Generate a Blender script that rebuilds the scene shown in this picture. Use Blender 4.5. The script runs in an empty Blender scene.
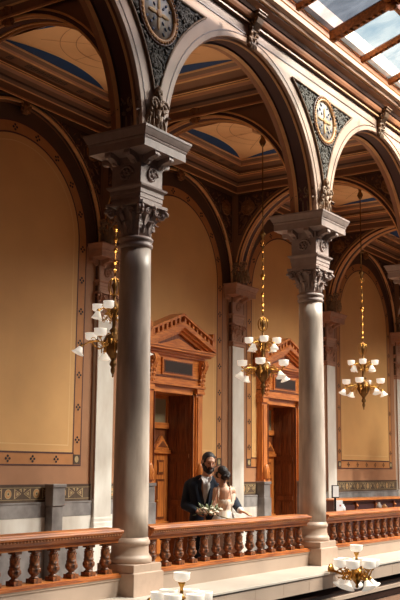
import bpy, bmesh, math, random
from mathutils import Vector, Matrix
PI = math.pi
sin, cos = math.sin, math.cos
random.seed(7)
COL = bpy.context.scene.collection

# ------------------------------------------------------------------ materials
def lin(c):
    return tuple(((v/255)/12.92 if v/255 <= .04045 else ((v/255+.055)/1.055)**2.4) for v in c)

def mat(name, rgb, rough=.6, metal=0, var=.12, scale=6, bump=0, rgb2=None, detail=4, stretch=None, coat=0, sss=0, trans=0):
    m = bpy.data.materials.new(name); m.use_nodes = True
    nt = m.node_tree; b = nt.nodes['Principled BSDF']
    b.inputs['Roughness'].default_value = rough; b.inputs['Metallic'].default_value = metal
    if coat: b.inputs['Coat Weight'].default_value = coat
    if sss:
        b.inputs['Subsurface Weight'].default_value = sss
        b.inputs['Subsurface Radius'].default_value = (.02, .008, .004)
    c = lin(rgb); c2 = lin(rgb2) if rgb2 else tuple(v*(1-var*2) for v in c)
    tc = nt.nodes.new('ShaderNodeTexCoord'); mp = nt.nodes.new('ShaderNodeMapping')
    if stretch: mp.inputs['Scale'].default_value = stretch
    nz = nt.nodes.new('ShaderNodeTexNoise'); nz.inputs['Scale'].default_value = scale; nz.inputs['Detail'].default_value = detail
    rp = nt.nodes.new('ShaderNodeValToRGB')
    rp.color_ramp.elements[0].position = .35; rp.color_ramp.elements[1].position = .65
    rp.color_ramp.elements[0].color = (*c2, 1); rp.color_ramp.elements[1].color = (*c, 1)
    L = nt.links
    L.new(tc.outputs['Object'], mp.inputs[0]); L.new(mp.outputs[0], nz.inputs['Vector'])
    L.new(nz.outputs['Fac'], rp.inputs[0]); L.new(rp.outputs[0], b.inputs['Base Color'])
    if bump:
        bp = nt.nodes.new('ShaderNodeBump'); bp.inputs['Strength'].default_value = bump; bp.inputs['Distance'].default_value = .01
        L.new(nz.outputs['Fac'], bp.inputs['Height']); L.new(bp.outputs[0], b.inputs['Normal'])
    return m

M = {}
M['paint']   = mat('terracotta_paint', (168, 118, 84), .6, var=.05, scale=3)
M['paint2']  = mat('brown_paint', (132, 92, 66), .6, var=.06, scale=3)
M['paint3']  = mat('dark_brown_paint', (82, 56, 43), .55, var=.06, scale=3)
M['maroon']  = mat('maroon_paint', (84, 46, 42), .55, var=.08, scale=4)
M['gilt_line'] = mat('gilded_moulding', (232, 174, 116), .45, var=.08, scale=8)
M['tan']     = mat('ochre_panel_paint', (216, 164, 104), .65, var=.04, scale=1.6)
M['tan_line'] = mat('pale_line_paint', (226, 184, 128), .6, var=.02)
M['border']  = mat('amber_border_paint', (184, 122, 70), .6, var=.06)
M['motif']   = mat('black_stencil_paint', (38, 26, 26), .6)
M['frieze']  = mat('frieze_ground_paint', (88, 66, 50), .6, var=.1, scale=12)
M['frieze_c'] = mat('frieze_cream_paint', (178, 152, 110), .6, var=.1, scale=12)
M['cream']   = mat('cream_front_paint', (208, 174, 150), .55, var=.03, scale=2)
M['cornice'] = mat('cornice_brown_paint', (172, 116, 80), .45, var=.06, scale=4)
M['cornice_d'] = mat('cornice_dark_paint', (104, 66, 48), .45, var=.06, scale=4)
M['blue']    = mat('midnight_blue_paint', (18, 58, 104), .6, var=.05)
M['vault']   = mat('vault_tan_paint', (224, 168, 116), .65, var=.04, scale=2)
M['vault_l'] = mat('vault_line_paint', (164, 112, 72), .65, var=.05)
M['marble']  = mat('column_marble', (214, 194, 178), .4, var=.0, scale=5, rgb2=(172, 152, 138), detail=8, stretch=(1.6, 1.6, .35))
M['base_st'] = mat('column_base_stone', (186, 158, 138), .5, var=.05, scale=14)
M['capital'] = mat('capital_plaster', (172, 148, 138), .55, var=.08, scale=10)
M['cap_wall'] = mat('wall_capital_plaster', (176, 128, 102), .55, var=.08, scale=10)
M['white']   = mat('white_marble', (226, 218, 208), .35, var=0, scale=4, rgb2=(206, 194, 182), detail=8, stretch=(1, 1, .4))
M['grey']    = mat('grey_marble', (154, 146, 142), .4, var=0, scale=4, rgb2=(118, 110, 108), detail=8)
M['ledge']   = mat('ledge_limestone', (194, 180, 166), .5, var=.03, scale=3)
M['curb']    = mat('curb_limestone', (172, 148, 130), .5, var=.04, scale=3)
M['trim_and_shade'] = mat('dark_trim_and_fascia_shade', (50, 30, 22), .9, var=.1); M['trim_and_shade'].node_tree.nodes['Principled BSDF'].inputs['Specular IOR Level'].default_value = .1  # dark cornice band, also the painted shade below the ledge fascia
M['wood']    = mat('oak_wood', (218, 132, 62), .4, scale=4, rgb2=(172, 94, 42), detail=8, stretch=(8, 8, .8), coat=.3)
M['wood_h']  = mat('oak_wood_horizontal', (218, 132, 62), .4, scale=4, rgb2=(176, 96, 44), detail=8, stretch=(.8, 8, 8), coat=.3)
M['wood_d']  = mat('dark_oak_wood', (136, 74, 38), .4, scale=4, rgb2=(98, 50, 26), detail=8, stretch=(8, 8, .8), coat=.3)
M['wood_rail'] = mat('handrail_wood', (188, 108, 48), .5, scale=4, rgb2=(124, 62, 28), detail=8, stretch=(.8, 8, 8))
M['wood_bal'] = mat('baluster_wood', (150, 86, 42), .45, scale=30, rgb2=(54, 28, 16), detail=5, bump=.6, coat=.1)
M['bead']    = mat('pale_bead_wood', (206, 150, 110), .4)
M['brass']   = mat('polished_brass', (214, 160, 82), .28, 1, var=.12, scale=20)
M['old_brass'] = mat('aged_brass', (120, 86, 48), .5, .9, var=.15, scale=20)
M['gold_leaf'] = mat('gilded_plaster', (150, 100, 58), .5, .2, var=.2, scale=20)
M['foliage'] = mat('spandrel_foliage_plaster', (112, 102, 90), .6, var=.2, scale=20)
M['foliage_g'] = mat('spandrel_ground_paint', (34, 27, 25), .7, var=.1)
M['medal']   = mat('medallion_paint', (206, 190, 168), .5, rgb2=(150, 150, 160), scale=14)
M['medal_b'] = mat('medallion_blue_paint', (74, 84, 112), .5)
M['acanthus'] = mat('carved_acanthus_plaster', (150, 116, 86), .55, .1, var=.2, scale=20)
M['floor']   = mat('floor_marble', (118, 84, 64), .4, var=.06, scale=2)
M['floor_l'] = mat('lower_floor_stone', (150, 112, 88), .5, var=.08, scale=2)
M['rib']     = mat('gilded_laylight_rib', (200, 120, 50), .45, .2, var=.25, scale=26, bump=.8)
M['orn_ground'] = mat('umber_ground_paint', (78, 50, 38), .7, var=.1)
M['orn_leaf'] = mat('umber_foliage_plaster', (118, 78, 50), .6, var=.1)
M['plaque']  = mat('dark_plaque', (52, 34, 26), .4)
M['skin']    = mat('skin', (214, 158, 126), .5, var=.03, sss=.1)
M['skin_w']  = mat('fair_skin', (226, 172, 142), .5, var=.03, sss=.1)
M['navy']    = mat('navy_suit_cloth', (30, 38, 54), .85, var=.08, scale=40)
M['shirt']   = mat('white_shirt_cloth', (232, 226, 222), .8, var=.03)
M['beardm']  = mat('dark_brown_hair', (46, 30, 24), .6, rgb2=(30, 20, 16), scale=60, bump=.7)
M['lips']    = mat('lips', (170, 96, 84), .5)
M['eye']     = mat('dark_eye', (30, 22, 20), .3)
M['gown']    = mat('ivory_gown_cloth', (236, 212, 190), .7, var=.05, scale=30, bump=.3)
M['gown_s']  = mat('white_tulle', (240, 230, 222), .75, var=.04, scale=20, bump=.3)
M['leaf']    = mat('eucalyptus_leaf', (140, 148, 112), .6, var=.15, scale=20)
M['petal']   = mat('cream_petal', (238, 226, 204), .6, var=.05)
M['stem']    = mat('cut_stem', (142, 132, 96), .6)
M['blackm']  = mat('black_metal', (28, 26, 26), .4, .5)
M['paper']   = mat('white_paper', (234, 232, 232), .7, var=.01)
M['red']     = mat('red_print', (190, 40, 36), .7)
M['redleather'] = mat('dark_red_leather', (56, 20, 20), .6, var=.1)
M['ceramic'] = mat('white_ceramic', (224, 214, 208), .3)

def shade_mat():
    m = bpy.data.materials.new('lit_etched_glass_shade'); m.use_nodes = True
    nt = m.node_tree; b = nt.nodes['Principled BSDF']
    b.inputs['Base Color'].default_value = (.70, .64, .56, 1); b.inputs['Roughness'].default_value = .35
    tc = nt.nodes.new('ShaderNodeTexCoord'); v = nt.nodes.new('ShaderNodeTexVoronoi'); v.inputs['Scale'].default_value = 45
    rp = nt.nodes.new('ShaderNodeValToRGB'); rp.color_ramp.elements[0].color = (1, .80, .58, 1); rp.color_ramp.elements[1].color = (1, .93, .84, 1)
    nt.links.new(tc.outputs['Object'], v.inputs['Vector']); nt.links.new(v.outputs['Distance'], rp.inputs[0])
    nt.links.new(rp.outputs[0], b.inputs['Emission Color']); b.inputs['Emission Strength'].default_value = SHADE_E
    return m
SHADE_E = .48
M['shade'] = shade_mat()
def shade_warm():
    m = M['shade'].copy(); m.name = 'lit_bulb_bell_shade'
    m.node_tree.nodes['Principled BSDF'].inputs['Emission Strength'].default_value = SHADE_E*.8
    return m
M['bell'] = shade_warm()

def pane_mat(name='marbled_art_glass', lo=(168, 190, 202), hi=(236, 240, 236)):
    m = bpy.data.materials.new(name); m.use_nodes = True
    nt = m.node_tree; nt.nodes.clear(); N = nt.nodes.new; L = nt.links.new
    out = N('ShaderNodeOutputMaterial'); mix = N('ShaderNodeMixShader'); tr = N('ShaderNodeBsdfTransparent'); tl = N('ShaderNodeBsdfTranslucent')
    tc = N('ShaderNodeTexCoord'); mp = N('ShaderNodeMapping'); mp.inputs['Scale'].default_value = (1, .45, 1)
    nz = N('ShaderNodeTexNoise'); nz.inputs['Scale'].default_value = 3.0; nz.inputs['Distortion'].default_value = .8; nz.inputs['Detail'].default_value = 5
    rp = N('ShaderNodeValToRGB'); e = rp.color_ramp.elements
    e[0].position = .3; e[0].color = (*lin(lo), 1); e[1].position = .62; e[1].color = (*lin(hi), 1)
    L(tc.outputs['Object'], mp.inputs[0]); L(mp.outputs[0], nz.inputs['Vector']); L(nz.outputs['Fac'], rp.inputs[0])
    L(rp.outputs[0], tr.inputs[0]); L(rp.outputs[0], tl.inputs[0])
    mix.inputs[0].default_value = .12
    L(tr.outputs[0], mix.inputs[1]); L(tl.outputs[0], mix.inputs[2]); L(mix.outputs[0], out.inputs[0])
    return m
M['pane'] = pane_mat()
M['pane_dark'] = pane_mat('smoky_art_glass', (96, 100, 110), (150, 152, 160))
M['pane_shading'] = pane_mat('shading_art_glass', (60, 64, 72), (96, 98, 108))  # low transmission, added to hold light back in the farther rows
def tglass():
    m = bpy.data.materials.new('transom_glass'); m.use_nodes = True
    b = m.node_tree.nodes['Principled BSDF']
    b.inputs['Base Color'].default_value = (*lin((150, 140, 112)), 1); b.inputs['Roughness'].default_value = .12
    return m
M['tglass'] = tglass()

# ------------------------------------------------------------------ mesh builder
class MB:
    def __init__(s): s.v = []; s.f = []; s.m = []; s.mats = []; s.smooth = []
    def mi(s, m):
        if m not in s.mats: s.mats.append(m)
        return s.mats.index(m)
    def face(s, pts, m, sm=False):
        i = len(s.v); s.v += [tuple(p) for p in pts]; s.f.append(tuple(range(i, i+len(pts)))); s.m.append(s.mi(m)); s.smooth.append(sm)
    def raw(s, verts, faces, m, sm=False):
        i = len(s.v); s.v += [tuple(p) for p in verts]
        for f in faces: s.f.append(tuple(i+k for k in f)); s.m.append(s.mi(m)); s.smooth.append(sm)
    def box(s, x0, x1, y0, y1, z0, z1, m, T=None):
        v = [Vector((x, y, z)) for z in (z0, z1) for y in (y0, y1) for x in (x0, x1)]
        if T: v = [T @ p for p in v]
        s.raw(v, [(0, 2, 3, 1), (4, 5, 7, 6), (0, 1, 5, 4), (2, 6, 7, 3), (0, 4, 6, 2), (1, 3, 7, 5)], m)
    def sqlathe(s, prof, c, m, cap=True, mats=None):
        """square plan profile: list of (half width, z)"""
        cx, cy = c; V = []; F = []
        for h, z in prof: V += [(cx-h, cy-h, z), (cx+h, cy-h, z), (cx+h, cy+h, z), (cx-h, cy+h, z)]
        for i in range(len(prof)-1):
            ff = [(4*i+k, 4*i+(k+1) % 4, 4*i+4+(k+1) % 4, 4*i+4+k) for k in range(4)]
            s.raw(V, ff, mats[i] if mats else m) if mats else F.extend(ff)
        if not mats: s.raw(V, F, m)
        if cap:
            n = 4*(len(prof)-1); s.raw(V, [(3, 2, 1, 0), (n, n+1, n+2, n+3)], m)
    def lathe(s, prof, c=(0, 0, 0), m=None, n=20, T=None, sm=True, close=True):
        V = []; F = []
        for r, z in prof:
            for k in range(n):
                a = 2*PI*k/n; V.append(Vector((c[0]+r*cos(a), c[1]+r*sin(a), c[2]+z)))
        if T: V = [T @ p for p in V]
        for i in range(len(prof)-1):
            for k in range(n): F.append((i*n+k, i*n+(k+1) % n, (i+1)*n+(k+1) % n, (i+1)*n+k))
        if close: F.append(tuple(reversed(range(n)))); F.append(tuple((len(prof)-1)*n+k for k in range(n)))
        s.raw(V, F, m, sm)
    def tube(s, pts, r, m, n=8, sm=True):
        pts = [Vector(p) for p in pts]
        rs = r if isinstance(r, (list, tuple)) else [r]*len(pts)
        V = []; F = []; ref = None
        for i, p in enumerate(pts):
            d = (pts[min(i+1, len(pts)-1)]-pts[max(i-1, 0)]).normalized()
            if ref is None: ref = d.orthogonal().normalized()
            a = (ref-d*ref.dot(d))
            a = a.normalized() if a.length > 1e-5 else d.orthogonal().normalized()
            ref = a; b = d.cross(a)
            for k in range(n):
                t = 2*PI*k/n; V.append(p+(a*cos(t)+b*sin(t))*rs[i])
        for i in range(len(pts)-1):
            for k in range(n): F.append((i*n+k, i*n+(k+1) % n, (i+1)*n+(k+1) % n, (i+1)*n+k))
        F.append(tuple(reversed(range(n)))); F.append(tuple((len(pts)-1)*n+k for k in range(n)))
        s.raw(V, F, m, sm)
    def ball(s, c, r, m, sub=2, T=None):
        rx, ry, rz = r if isinstance(r, (list, tuple)) else (r, r, r)
        bm = bmesh.new(); bmesh.ops.create_icosphere(bm, subdivisions=sub, radius=1)
        V = [Vector((v.co.x*rx, v.co.y*ry, v.co.z*rz)) for v in bm.verts]
        if T: V = [T @ p for p in V]
        V = [p+Vector(c) for p in V]
        F = [tuple(v.index for v in f.verts) for f in bm.faces]; bm.free(); s.raw(V, F, m, True)
    def sweep(s, prof, path, m, mats=None, closed=False):
        """prof points are offsets handed to path functions path[i](a,b)->point"""
        n = len(prof); V = []
        for fn in path:
            for a, b in prof: V.append(fn(a, b))
        k = len(path); rng = k if closed else k-1
        for j in range(n-1):
            F = [(i*n+j, i*n+j+1, ((i+1) % k)*n+j+1, ((i+1) % k)*n+j) for i in range(rng)]
            s.raw(V, F, mats[j] if mats else m, False)
    def prism(s, poly, y0, y1, m, T=None):
        """poly in xz, extruded along y"""
        n = len(poly); V = [Vector((x, y0, z)) for x, z in poly]+[Vector((x, y1, z)) for x, z in poly]
        if T: V = [T @ p for p in V]
        F = [tuple(range(n)), tuple(reversed(range(n, 2*n)))]+[(i, n+i, n+(i+1) % n, (i+1) % n) for i in range(n)]
        s.raw(V, F, m)
    def build(s, name, parent=None, loc=None, fix=True, bevel=0):
        me = bpy.data.meshes.new(name); me.from_pydata(s.v, [], s.f)
        for m in s.mats: me.materials.append(M[m])
        for p, i, sm in zip(me.polygons, s.m, s.smooth): p.material_index = i; p.use_smooth = sm
        bm = bmesh.new(); bm.from_mesh(me); bmesh.ops.remove_doubles(bm, verts=bm.verts, dist=1e-5)
        if fix: bmesh.ops.recalc_face_normals(bm, faces=bm.faces)
        bm.to_mesh(me); bm.free(); me.update()
        o = bpy.data.objects.new(name, me); COL.objects.link(o)
        if parent: o.parent = parent
        if loc: o.location = loc
        if bevel:
            b = o.modifiers.new('bevel', 'BEVEL'); b.width = bevel; b.segments = 2; b.limit_method = 'ANGLE'
        return o

def tag(o, label=None, cat=None, group=None, kind=None):
    if label: o['label'] = label
    if cat: o['category'] = cat
    if group: o['group'] = group
    if kind: o['kind'] = kind
    return o
def empty(name, loc=(0, 0, 0), rz=0, **k):
    o = bpy.data.objects.new(name, None); COL.objects.link(o); o.location = loc; o.rotation_euler.z = rz
    o.empty_display_size = .1
    return tag(o, **k)
def copy_tree(o, parent=None, loc=None, rz=None, label=None, group=None):
    c = o.copy(); COL.objects.link(c)
    if parent: c.parent = parent
    if loc is not None: c.location = loc
    if rz is not None: c.rotation_euler.z = rz
    if label: c['label'] = label
    if group: c['group'] = group
    for ch in o.children: copy_tree(ch, c)
    return c
def structure(mb, name, **k):
    o = mb.build(name, **k); o['kind'] = 'structure'; return o

L_ = 4.0; ZS = 5.08; R_ = 1.80
WY = 3.69; WF = 3.63           # recessed wall plane / wall arcade face
YF, YB = -.22, .16             # front arcade wall
BAYS = range(-1, 6)
ZT = 7.32                      # gallery ceiling
def arc(n, a0=0, a1=PI): return [a0+(a1-a0)*i/n for i in range(n+1)]

# ------------------------------------------------------------------ floor, ceiling, walls
mb = MB(); mb.box(-4.6, 24.2, -.2, 4.6, -.3, 0, 'floor'); structure(mb, 'floor')

def arcade(mb, y0, y1, zc, R, ztop, cx, piers, mf, msoff, zlow=None, n=36):
    """solid wall with a semicircular opening centred at cx, bay half width L/2, from zc upward"""
    A = arc(n); P = [(cx+R*cos(a), zc+R*sin(a)) for a in A]
    for y in (y0, y1):
        for (xa, za), (xb, zb) in zip(P, P[1:]): mb.face([(xa, y, za), (xb, y, zb), (xb, y, ztop), (xa, y, ztop)], mf)
        for sx in (-1, 1):
            e = cx+sx*L_/2; i = cx+sx*R; mb.face([(i, y, zc), (e, y, zc), (e, y, ztop), (i, y, ztop)], mf)
    for (xa, za), (xb, zb) in zip(P, P[1:]): mb.face([(xa, y0, za), (xb, y0, zb), (xb, y1, zb), (xa, y1, za)], msoff, True)
    for sx in (-1, 1):
        e = cx+sx*L_/2; i = cx+sx*R; mb.face([(i, y0, zc), (e, y0, zc), (e, y1, zc), (i, y1, zc)], mf)
        if zlow is not None:
            mb.face([(i, y0, zlow), (i, y0, zc), (i, y1, zc), (i, y1, zlow)], msoff)
            mb.face([(i, y0, zlow), (e, y0, zlow), (e, y0, zc), (i, y0, zc)], mf)

def arch_ring(mb, cx, cy, zc, prof, mats, plane='xz', n=40, down=0):
    """sweep profile (radius, depth) round a semicircle; depth is y (plane xz) or x (plane yz)"""
    path = []
    def fn(a):
        if plane == 'xz': return lambda r, d: (cx+r*cos(a), d, zc+r*sin(a))
        return lambda r, d: (d, cy+r*cos(a), zc+r*sin(a))
    if down:
        for sgn_list in [0]:
            pass
    path = [fn(a) for a in arc(n)]
    if down:
        def fd(sg):
            if plane == 'xz': return lambda r, d: (cx+sg*r, d, zc-down)
            return lambda r, d: (d, cy+sg*r, zc-down)
        path = [fd(1)]+path+[fd(-1)]
    mb.sweep(prof, path, mats[0], mats)

# front arcade wall
mb = MB()
for k in BAYS:
    cx = 4*k+2
    arcade(mb, YF, YB, ZS, R_, 7.14, cx, True, 'cream', 'cornice')
# gallery side face of front wall is brown: thin skin
for k in BAYS:
    cx = 4*k+2
    for (a, b) in zip(arc(36), arc(36)[1:]):
        mb.face([(cx+1.8*cos(a), YB+.002, ZS+1.8*sin(a)), (cx+1.8*cos(b), YB+.002, ZS+1.8*sin(b)), (cx+1.8*cos(b), YB+.002, ZT), (cx+1.8*cos(a), YB+.002, ZT)], 'paint2')
    for sx in (-1, 1): mb.face([(cx+sx*1.8, YB+.002, ZS), (cx+sx*2, YB+.002, ZS), (cx+sx*2, YB+.002, ZT), (cx+sx*1.8, YB+.002, ZT)], 'paint2')
    # soffit mouldings: cream edge, tan rib, dark red flat, tan rib
    prof = [(1.800, YF-.001), (1.785, YF+.0), (1.785, YF+.05), (1.755, YF+.06), (1.75, YF+.09), (1.77, YF+.10), (1.77, YF+.25), (1.745, YF+.26), (1.735, YF+.31), (1.75, YF+.34), (1.75, YB+.01), (1.83, YB+.01), (1.83, YB+.003)]
    ms = ['cream', 'cream', 'cornice', 'gilt_line', 'cornice_d', 'maroon', 'maroon', 'gilt_line', 'cornice', 'cornice', 'gilt_line', 'cornice']
    arch_ring(mb, cx, 0, ZS, prof, ms)
    # front archivolt: thin dark lines
    for r in (1.85,):
        arch_ring(mb, cx, 0, ZS, [(r, YF-.001), (r, YF-.006), (r+.012, YF-.006), (r+.012, YF-.001)], ['cornice_d']*3)
# string line
for k in BAYS: mb.box(4*k, 4*k+4, YF-.008, YF, 6.955, 6.97, 'cornice_d')
structure(mb, 'wall_front')

# front cornice: extruded profile (y, z) bottom to top
prof = [(-.22, 7.10), (-.27, 7.105), (-.27, 7.125), (-.255, 7.13), (-.255, 7.16), (-.30, 7.165), (-.32, 7.20), (-.33, 7.23), (-.345, 7.235),
        (-.35, 7.29), (-.42, 7.33), (-.42, 7.345), (-.455, 7.35), (-.47, 7.375), (-.47, 7.385), (-.53, 7.40), (-.55, 7.45), (-.565, 7.46), (-.58, 7.51), (-.60, 7.515), (-.60, 7.54), (-.68, 7.55), (-.68, 7.75), (.2, 7.75), (.2, 7.10)]
ms = ['cornice_d', 'gilt_line', 'cornice_d', 'cornice_d', 'cornice', 'cornice', 'cornice', 'trim_and_shade', 'trim_and_shade', 'cornice', 'cornice_d', 'gilt_line', 'cream', 'cream', 'cream', 'cream', 'gilt_line', 'cornice', 'cornice', 'gilt_line', 'cream', 'cream', 'cornice_d', 'cornice_d']
mb = MB(); mb.sweep(prof, [lambda a, b: (-4.5, a, b), lambda a, b: (24.2, a, b)], 'cornice', ms)
structure(mb, 'trim_1')

# back wall
mb = MB()
ZC2 = 5.06; RW = 1.80
n = 40
for k in BAYS:
    cx = 4*k+2
    door = {1: 5.86, 2: 9.68}.get(k)
    # arcade face
    arcade(mb, WF, WY, ZC2, RW, ZT, cx, True, 'paint2', 'paint3', zlow=0)
    # recessed plane (lower part with a door hole where there is one)
    if door:
        a, b, zt = door-.66, door+.66, 3.0
        mb.face([(cx-RW, WY, 0), (a, WY, 0), (a, WY, 5.03), (cx-RW, WY, 5.03)], 'paint')
        mb.face([(b, WY, 0), (cx+RW, WY, 0), (cx+RW, WY, 5.03), (b, WY, 5.03)], 'paint')
        mb.face([(a, WY, zt), (b, WY, zt), (b, WY, 5.03), (a, WY, 5.03)], 'paint')
    else:
        mb.face([(cx-RW, WY, 0), (cx+RW, WY, 0), (cx+RW, WY, 5.03), (cx-RW, WY, 5.03)], 'paint')
    mb.face([(cx+RW*cos(t), WY, ZC2+.02+RW*sin(t)) for t in arc(n)]+[(cx-RW, WY, 5.03), (cx+RW, WY, 5.03)], 'paint')
    # arch edge moulding
    arch_ring(mb, cx, 0, ZC2, [(1.80, WF+.02), (1.785, WF-.01), (1.795, WF-.035), (1.825, WF-.035), (1.84, WF-.012), (1.87, WF-.025), (1.90, WF-.01), (1.905, WF)],
              ['gilt_line', 'gilt_line', 'gilt_line', 'paint2', 'paint3', 'gilt_line', 'paint2'], n=n, down=.0)
    for sx in (-1, 1):
        mb.box(cx+sx*1.80-.015, cx+sx*1.80+.015, WF-.02, WF, 1.14, 5.0, 'paint2')
    # ochre panel with border
    y1, y2, y3 = WY-.004, WY-.007, WY-.010
    def ring(r0, r1, zb0, zb1, m, y):
        A = arc(n); po = [(cx+r1*cos(t), 5.03+r1*sin(t)) for t in A]; pi = [(cx+r0*cos(t), 5.03+r0*sin(t)) for t in A]
        for i in range(n): mb.face([(po[i][0], y, po[i][1]), (po[i+1][0], y, po[i+1][1]), (pi[i+1][0], y, pi[i+1][1]), (pi[i][0], y, pi[i][1])], m)
        for sx in (-1, 1): mb.face([(cx+sx*r0, y, zb0), (cx+sx*r1, y, zb1), (cx+sx*r1, y, 5.03), (cx+sx*r0, y, 5.03)], m)
        if door:
            mb.face([(cx-r1, y, zb1), (door-.68, y, zb1), (door-.68, y, zb0), (cx-r0, y, zb0)], m)
            mb.face([(door+.68, y, zb1), (cx+r1, y, zb1), (cx+r0, y, zb0), (door+.68, y, zb0)], m)
        else: mb.face([(cx-r1, y, zb1), (cx+r1, y, zb1), (cx+r0, y, zb0), (cx-r0, y, zb0)], m)
    spans = [(cx-1.37, cx+1.37)]
    ring(1.37, 1.55, 1.82, 1.64, 'border', y1)
    for i in range(n): t0, t1 = PI*i/n, PI*(i+1)/n; mb.face([(cx+1.795*cos(t0), y1, 5.03+1.795*sin(t0)), (cx+1.795*cos(t1), y1, 5.03+1.795*sin(t1)), (cx+1.56*cos(t1), y1, 5.03+1.56*sin(t1)), (cx+1.56*cos(t0), y1, 5.03+1.56*sin(t0))], 'paint3')
    ring(1.36, 1.385, 1.83, 1.805, 'maroon', y2)
    ring(1.54, 1.56, 1.65, 1.63, 'maroon', y2)
    if door:
        mb.face([(cx+1.37*cos(t), y1, 5.03+1.37*sin(t)) for t in arc(n)]+[(cx-1.37, y1, 3.1), (cx+1.37, y1, 3.1)], 'tan')
        if door-.68 > cx-1.37: mb.face([(cx-1.37, y1, 1.82), (door-.68, y1, 1.82), (door-.68, y1, 3.1), (cx-1.37, y1, 3.1)], 'tan')
        mb.face([(door+.68, y1, 1.82), (cx+1.37, y1, 1.82), (cx+1.37, y1, 3.1), (door+.68, y1, 3.1)], 'tan')
        for sx in (-1, 1):
            xa, xb = sorted((door+sx*.6, cx+sx*1.25)); mb.face([(xa, y2, 1.928), (xb, y2, 1.928), (xb, y2, 1.94), (xa, y2, 1.94)], 'tan_line')
            mb.face([(cx+sx*1.256-.006, y2, 1.93), (cx+sx*1.256+.006, y2, 1.93), (cx+sx*1.256+.006, y2, 5.03), (cx+sx*1.256-.006, y2, 5.03)], 'tan_line')
    else:
        mb.face([(cx+1.37*cos(t), y1, 5.03+1.37*sin(t)) for t in arc(n)]+[(cx-1.37, y1, 1.82), (cx+1.37, y1, 1.82)], 'tan')
        ring(1.25, 1.262, 1.94, 1.928, 'tan_line', y2)
    # corner blocks and stencilled motifs
    for sx in (-1, 1):
        x0 = cx+sx*1.46
        mb.face([(x0-.075, y2, 1.655), (x0+.075, y2, 1.655), (x0+.075, y2, 1.80), (x0-.075, y2, 1.80)], 'frieze')
        mb.face([(x0+.045*cos(t), y3, 1.73+.05*sin(t)) for t in arc(12, 0, 2*PI)[:-1]], 'frieze_c')
        mb.face([(cx+sx*1.385-.008, y2, 1.64), (cx+sx*1.385+.008, y2, 1.64), (cx+sx*1.385+.008, y2, 1.82), (cx+sx*1.385-.008, y2, 1.82)], 'maroon')
    def motif(x, z, rot):
        for q in range(4):
            a = rot+q*PI/2; px, pz = x+.036*cos(a), z+.036*sin(a)
            mb.face([(px+.019*cos(t+a)*1.2, y3, pz+.019*sin(t+a)) for t in arc(8, 0, 2*PI)[:-1]], 'motif')
    for j in range(-2, 3):
        if not door or abs(cx+j*.5-door) > .85: motif(cx+j*.5, 1.725, 0)
    z = 2.02
    while z < 5.0:
        motif(cx-1.46, z, 0); motif(cx+1.46, z, 0); z += .49
    for q in range(1, 10): a = q*PI/9.5; motif(cx+1.46*cos(a), 5.03+1.46*sin(a), a)
    # dado: stencilled frieze, grey band, white marble
    for (a, b) in ([(cx-RW, door-.88), (door+.88, cx+RW)] if door else [(cx-RW, cx+RW)]):
        a = max(a, cx-RW)
        mb.box(a, b, WY-.012, WY, 1.12, 1.36, 'frieze')
        mb.box(a, b, WY-.018, WY, 1.345, 1.365, 'paint3'); mb.box(a, b, WY-.016, WY, 1.15, 1.156, 'frieze_c'); mb.box(a, b, WY-.016, WY, 1.315, 1.321, 'frieze_c')
        mb.box(a, b, WY-.05, WY, .90, 1.11, 'grey'); mb.box(a, b, WY-.06, WY, 1.095, 1.115, 'grey')
        mb.box(a, b, WY-.045, WY, .5, .90, 'white'); mb.box(a, b, WY-.055, WY, 0, .5, 'grey')
        x = a+.12; q = 0
        while x < b-.1:
            if q % 3 == 0:
                for r, m_, dy in ((.068, 'frieze_c', .014), (.054, 'border', .016), (.036, 'frieze_c', .018), (.014, 'motif', .02)):
                    mb.face([(x+r*cos(t), WY-dy, 1.236+r*sin(t)) for t in arc(16, 0, 2*PI)[:-1]], m_)
            else:
                sg = 1 if q % 3 == 1 else -1
                for s_, m_, dy in ((1, 'frieze_c', .014), (.72, 'maroon', .016), (.42, 'frieze_c', .018)):
                    mb.face([(x-sg*.07*s_, WY-dy, 1.236-.074*s_), (x+sg*.07*s_, WY-dy, 1.236), (x-sg*.07*s_, WY-dy, 1.236+.074*s_)], m_)
                    mb.face([(x+sg*.075*s_, WY-dy-.001, 1.236+.074*s_), (x+sg*.02*s_, WY-dy-.001, 1.236+.06*s_), (x+sg*.075*s_, WY-dy-.001, 1.236+.02*s_)], m_)
            x += .19; q += 1
structure(mb, 'wall_back')

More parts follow.
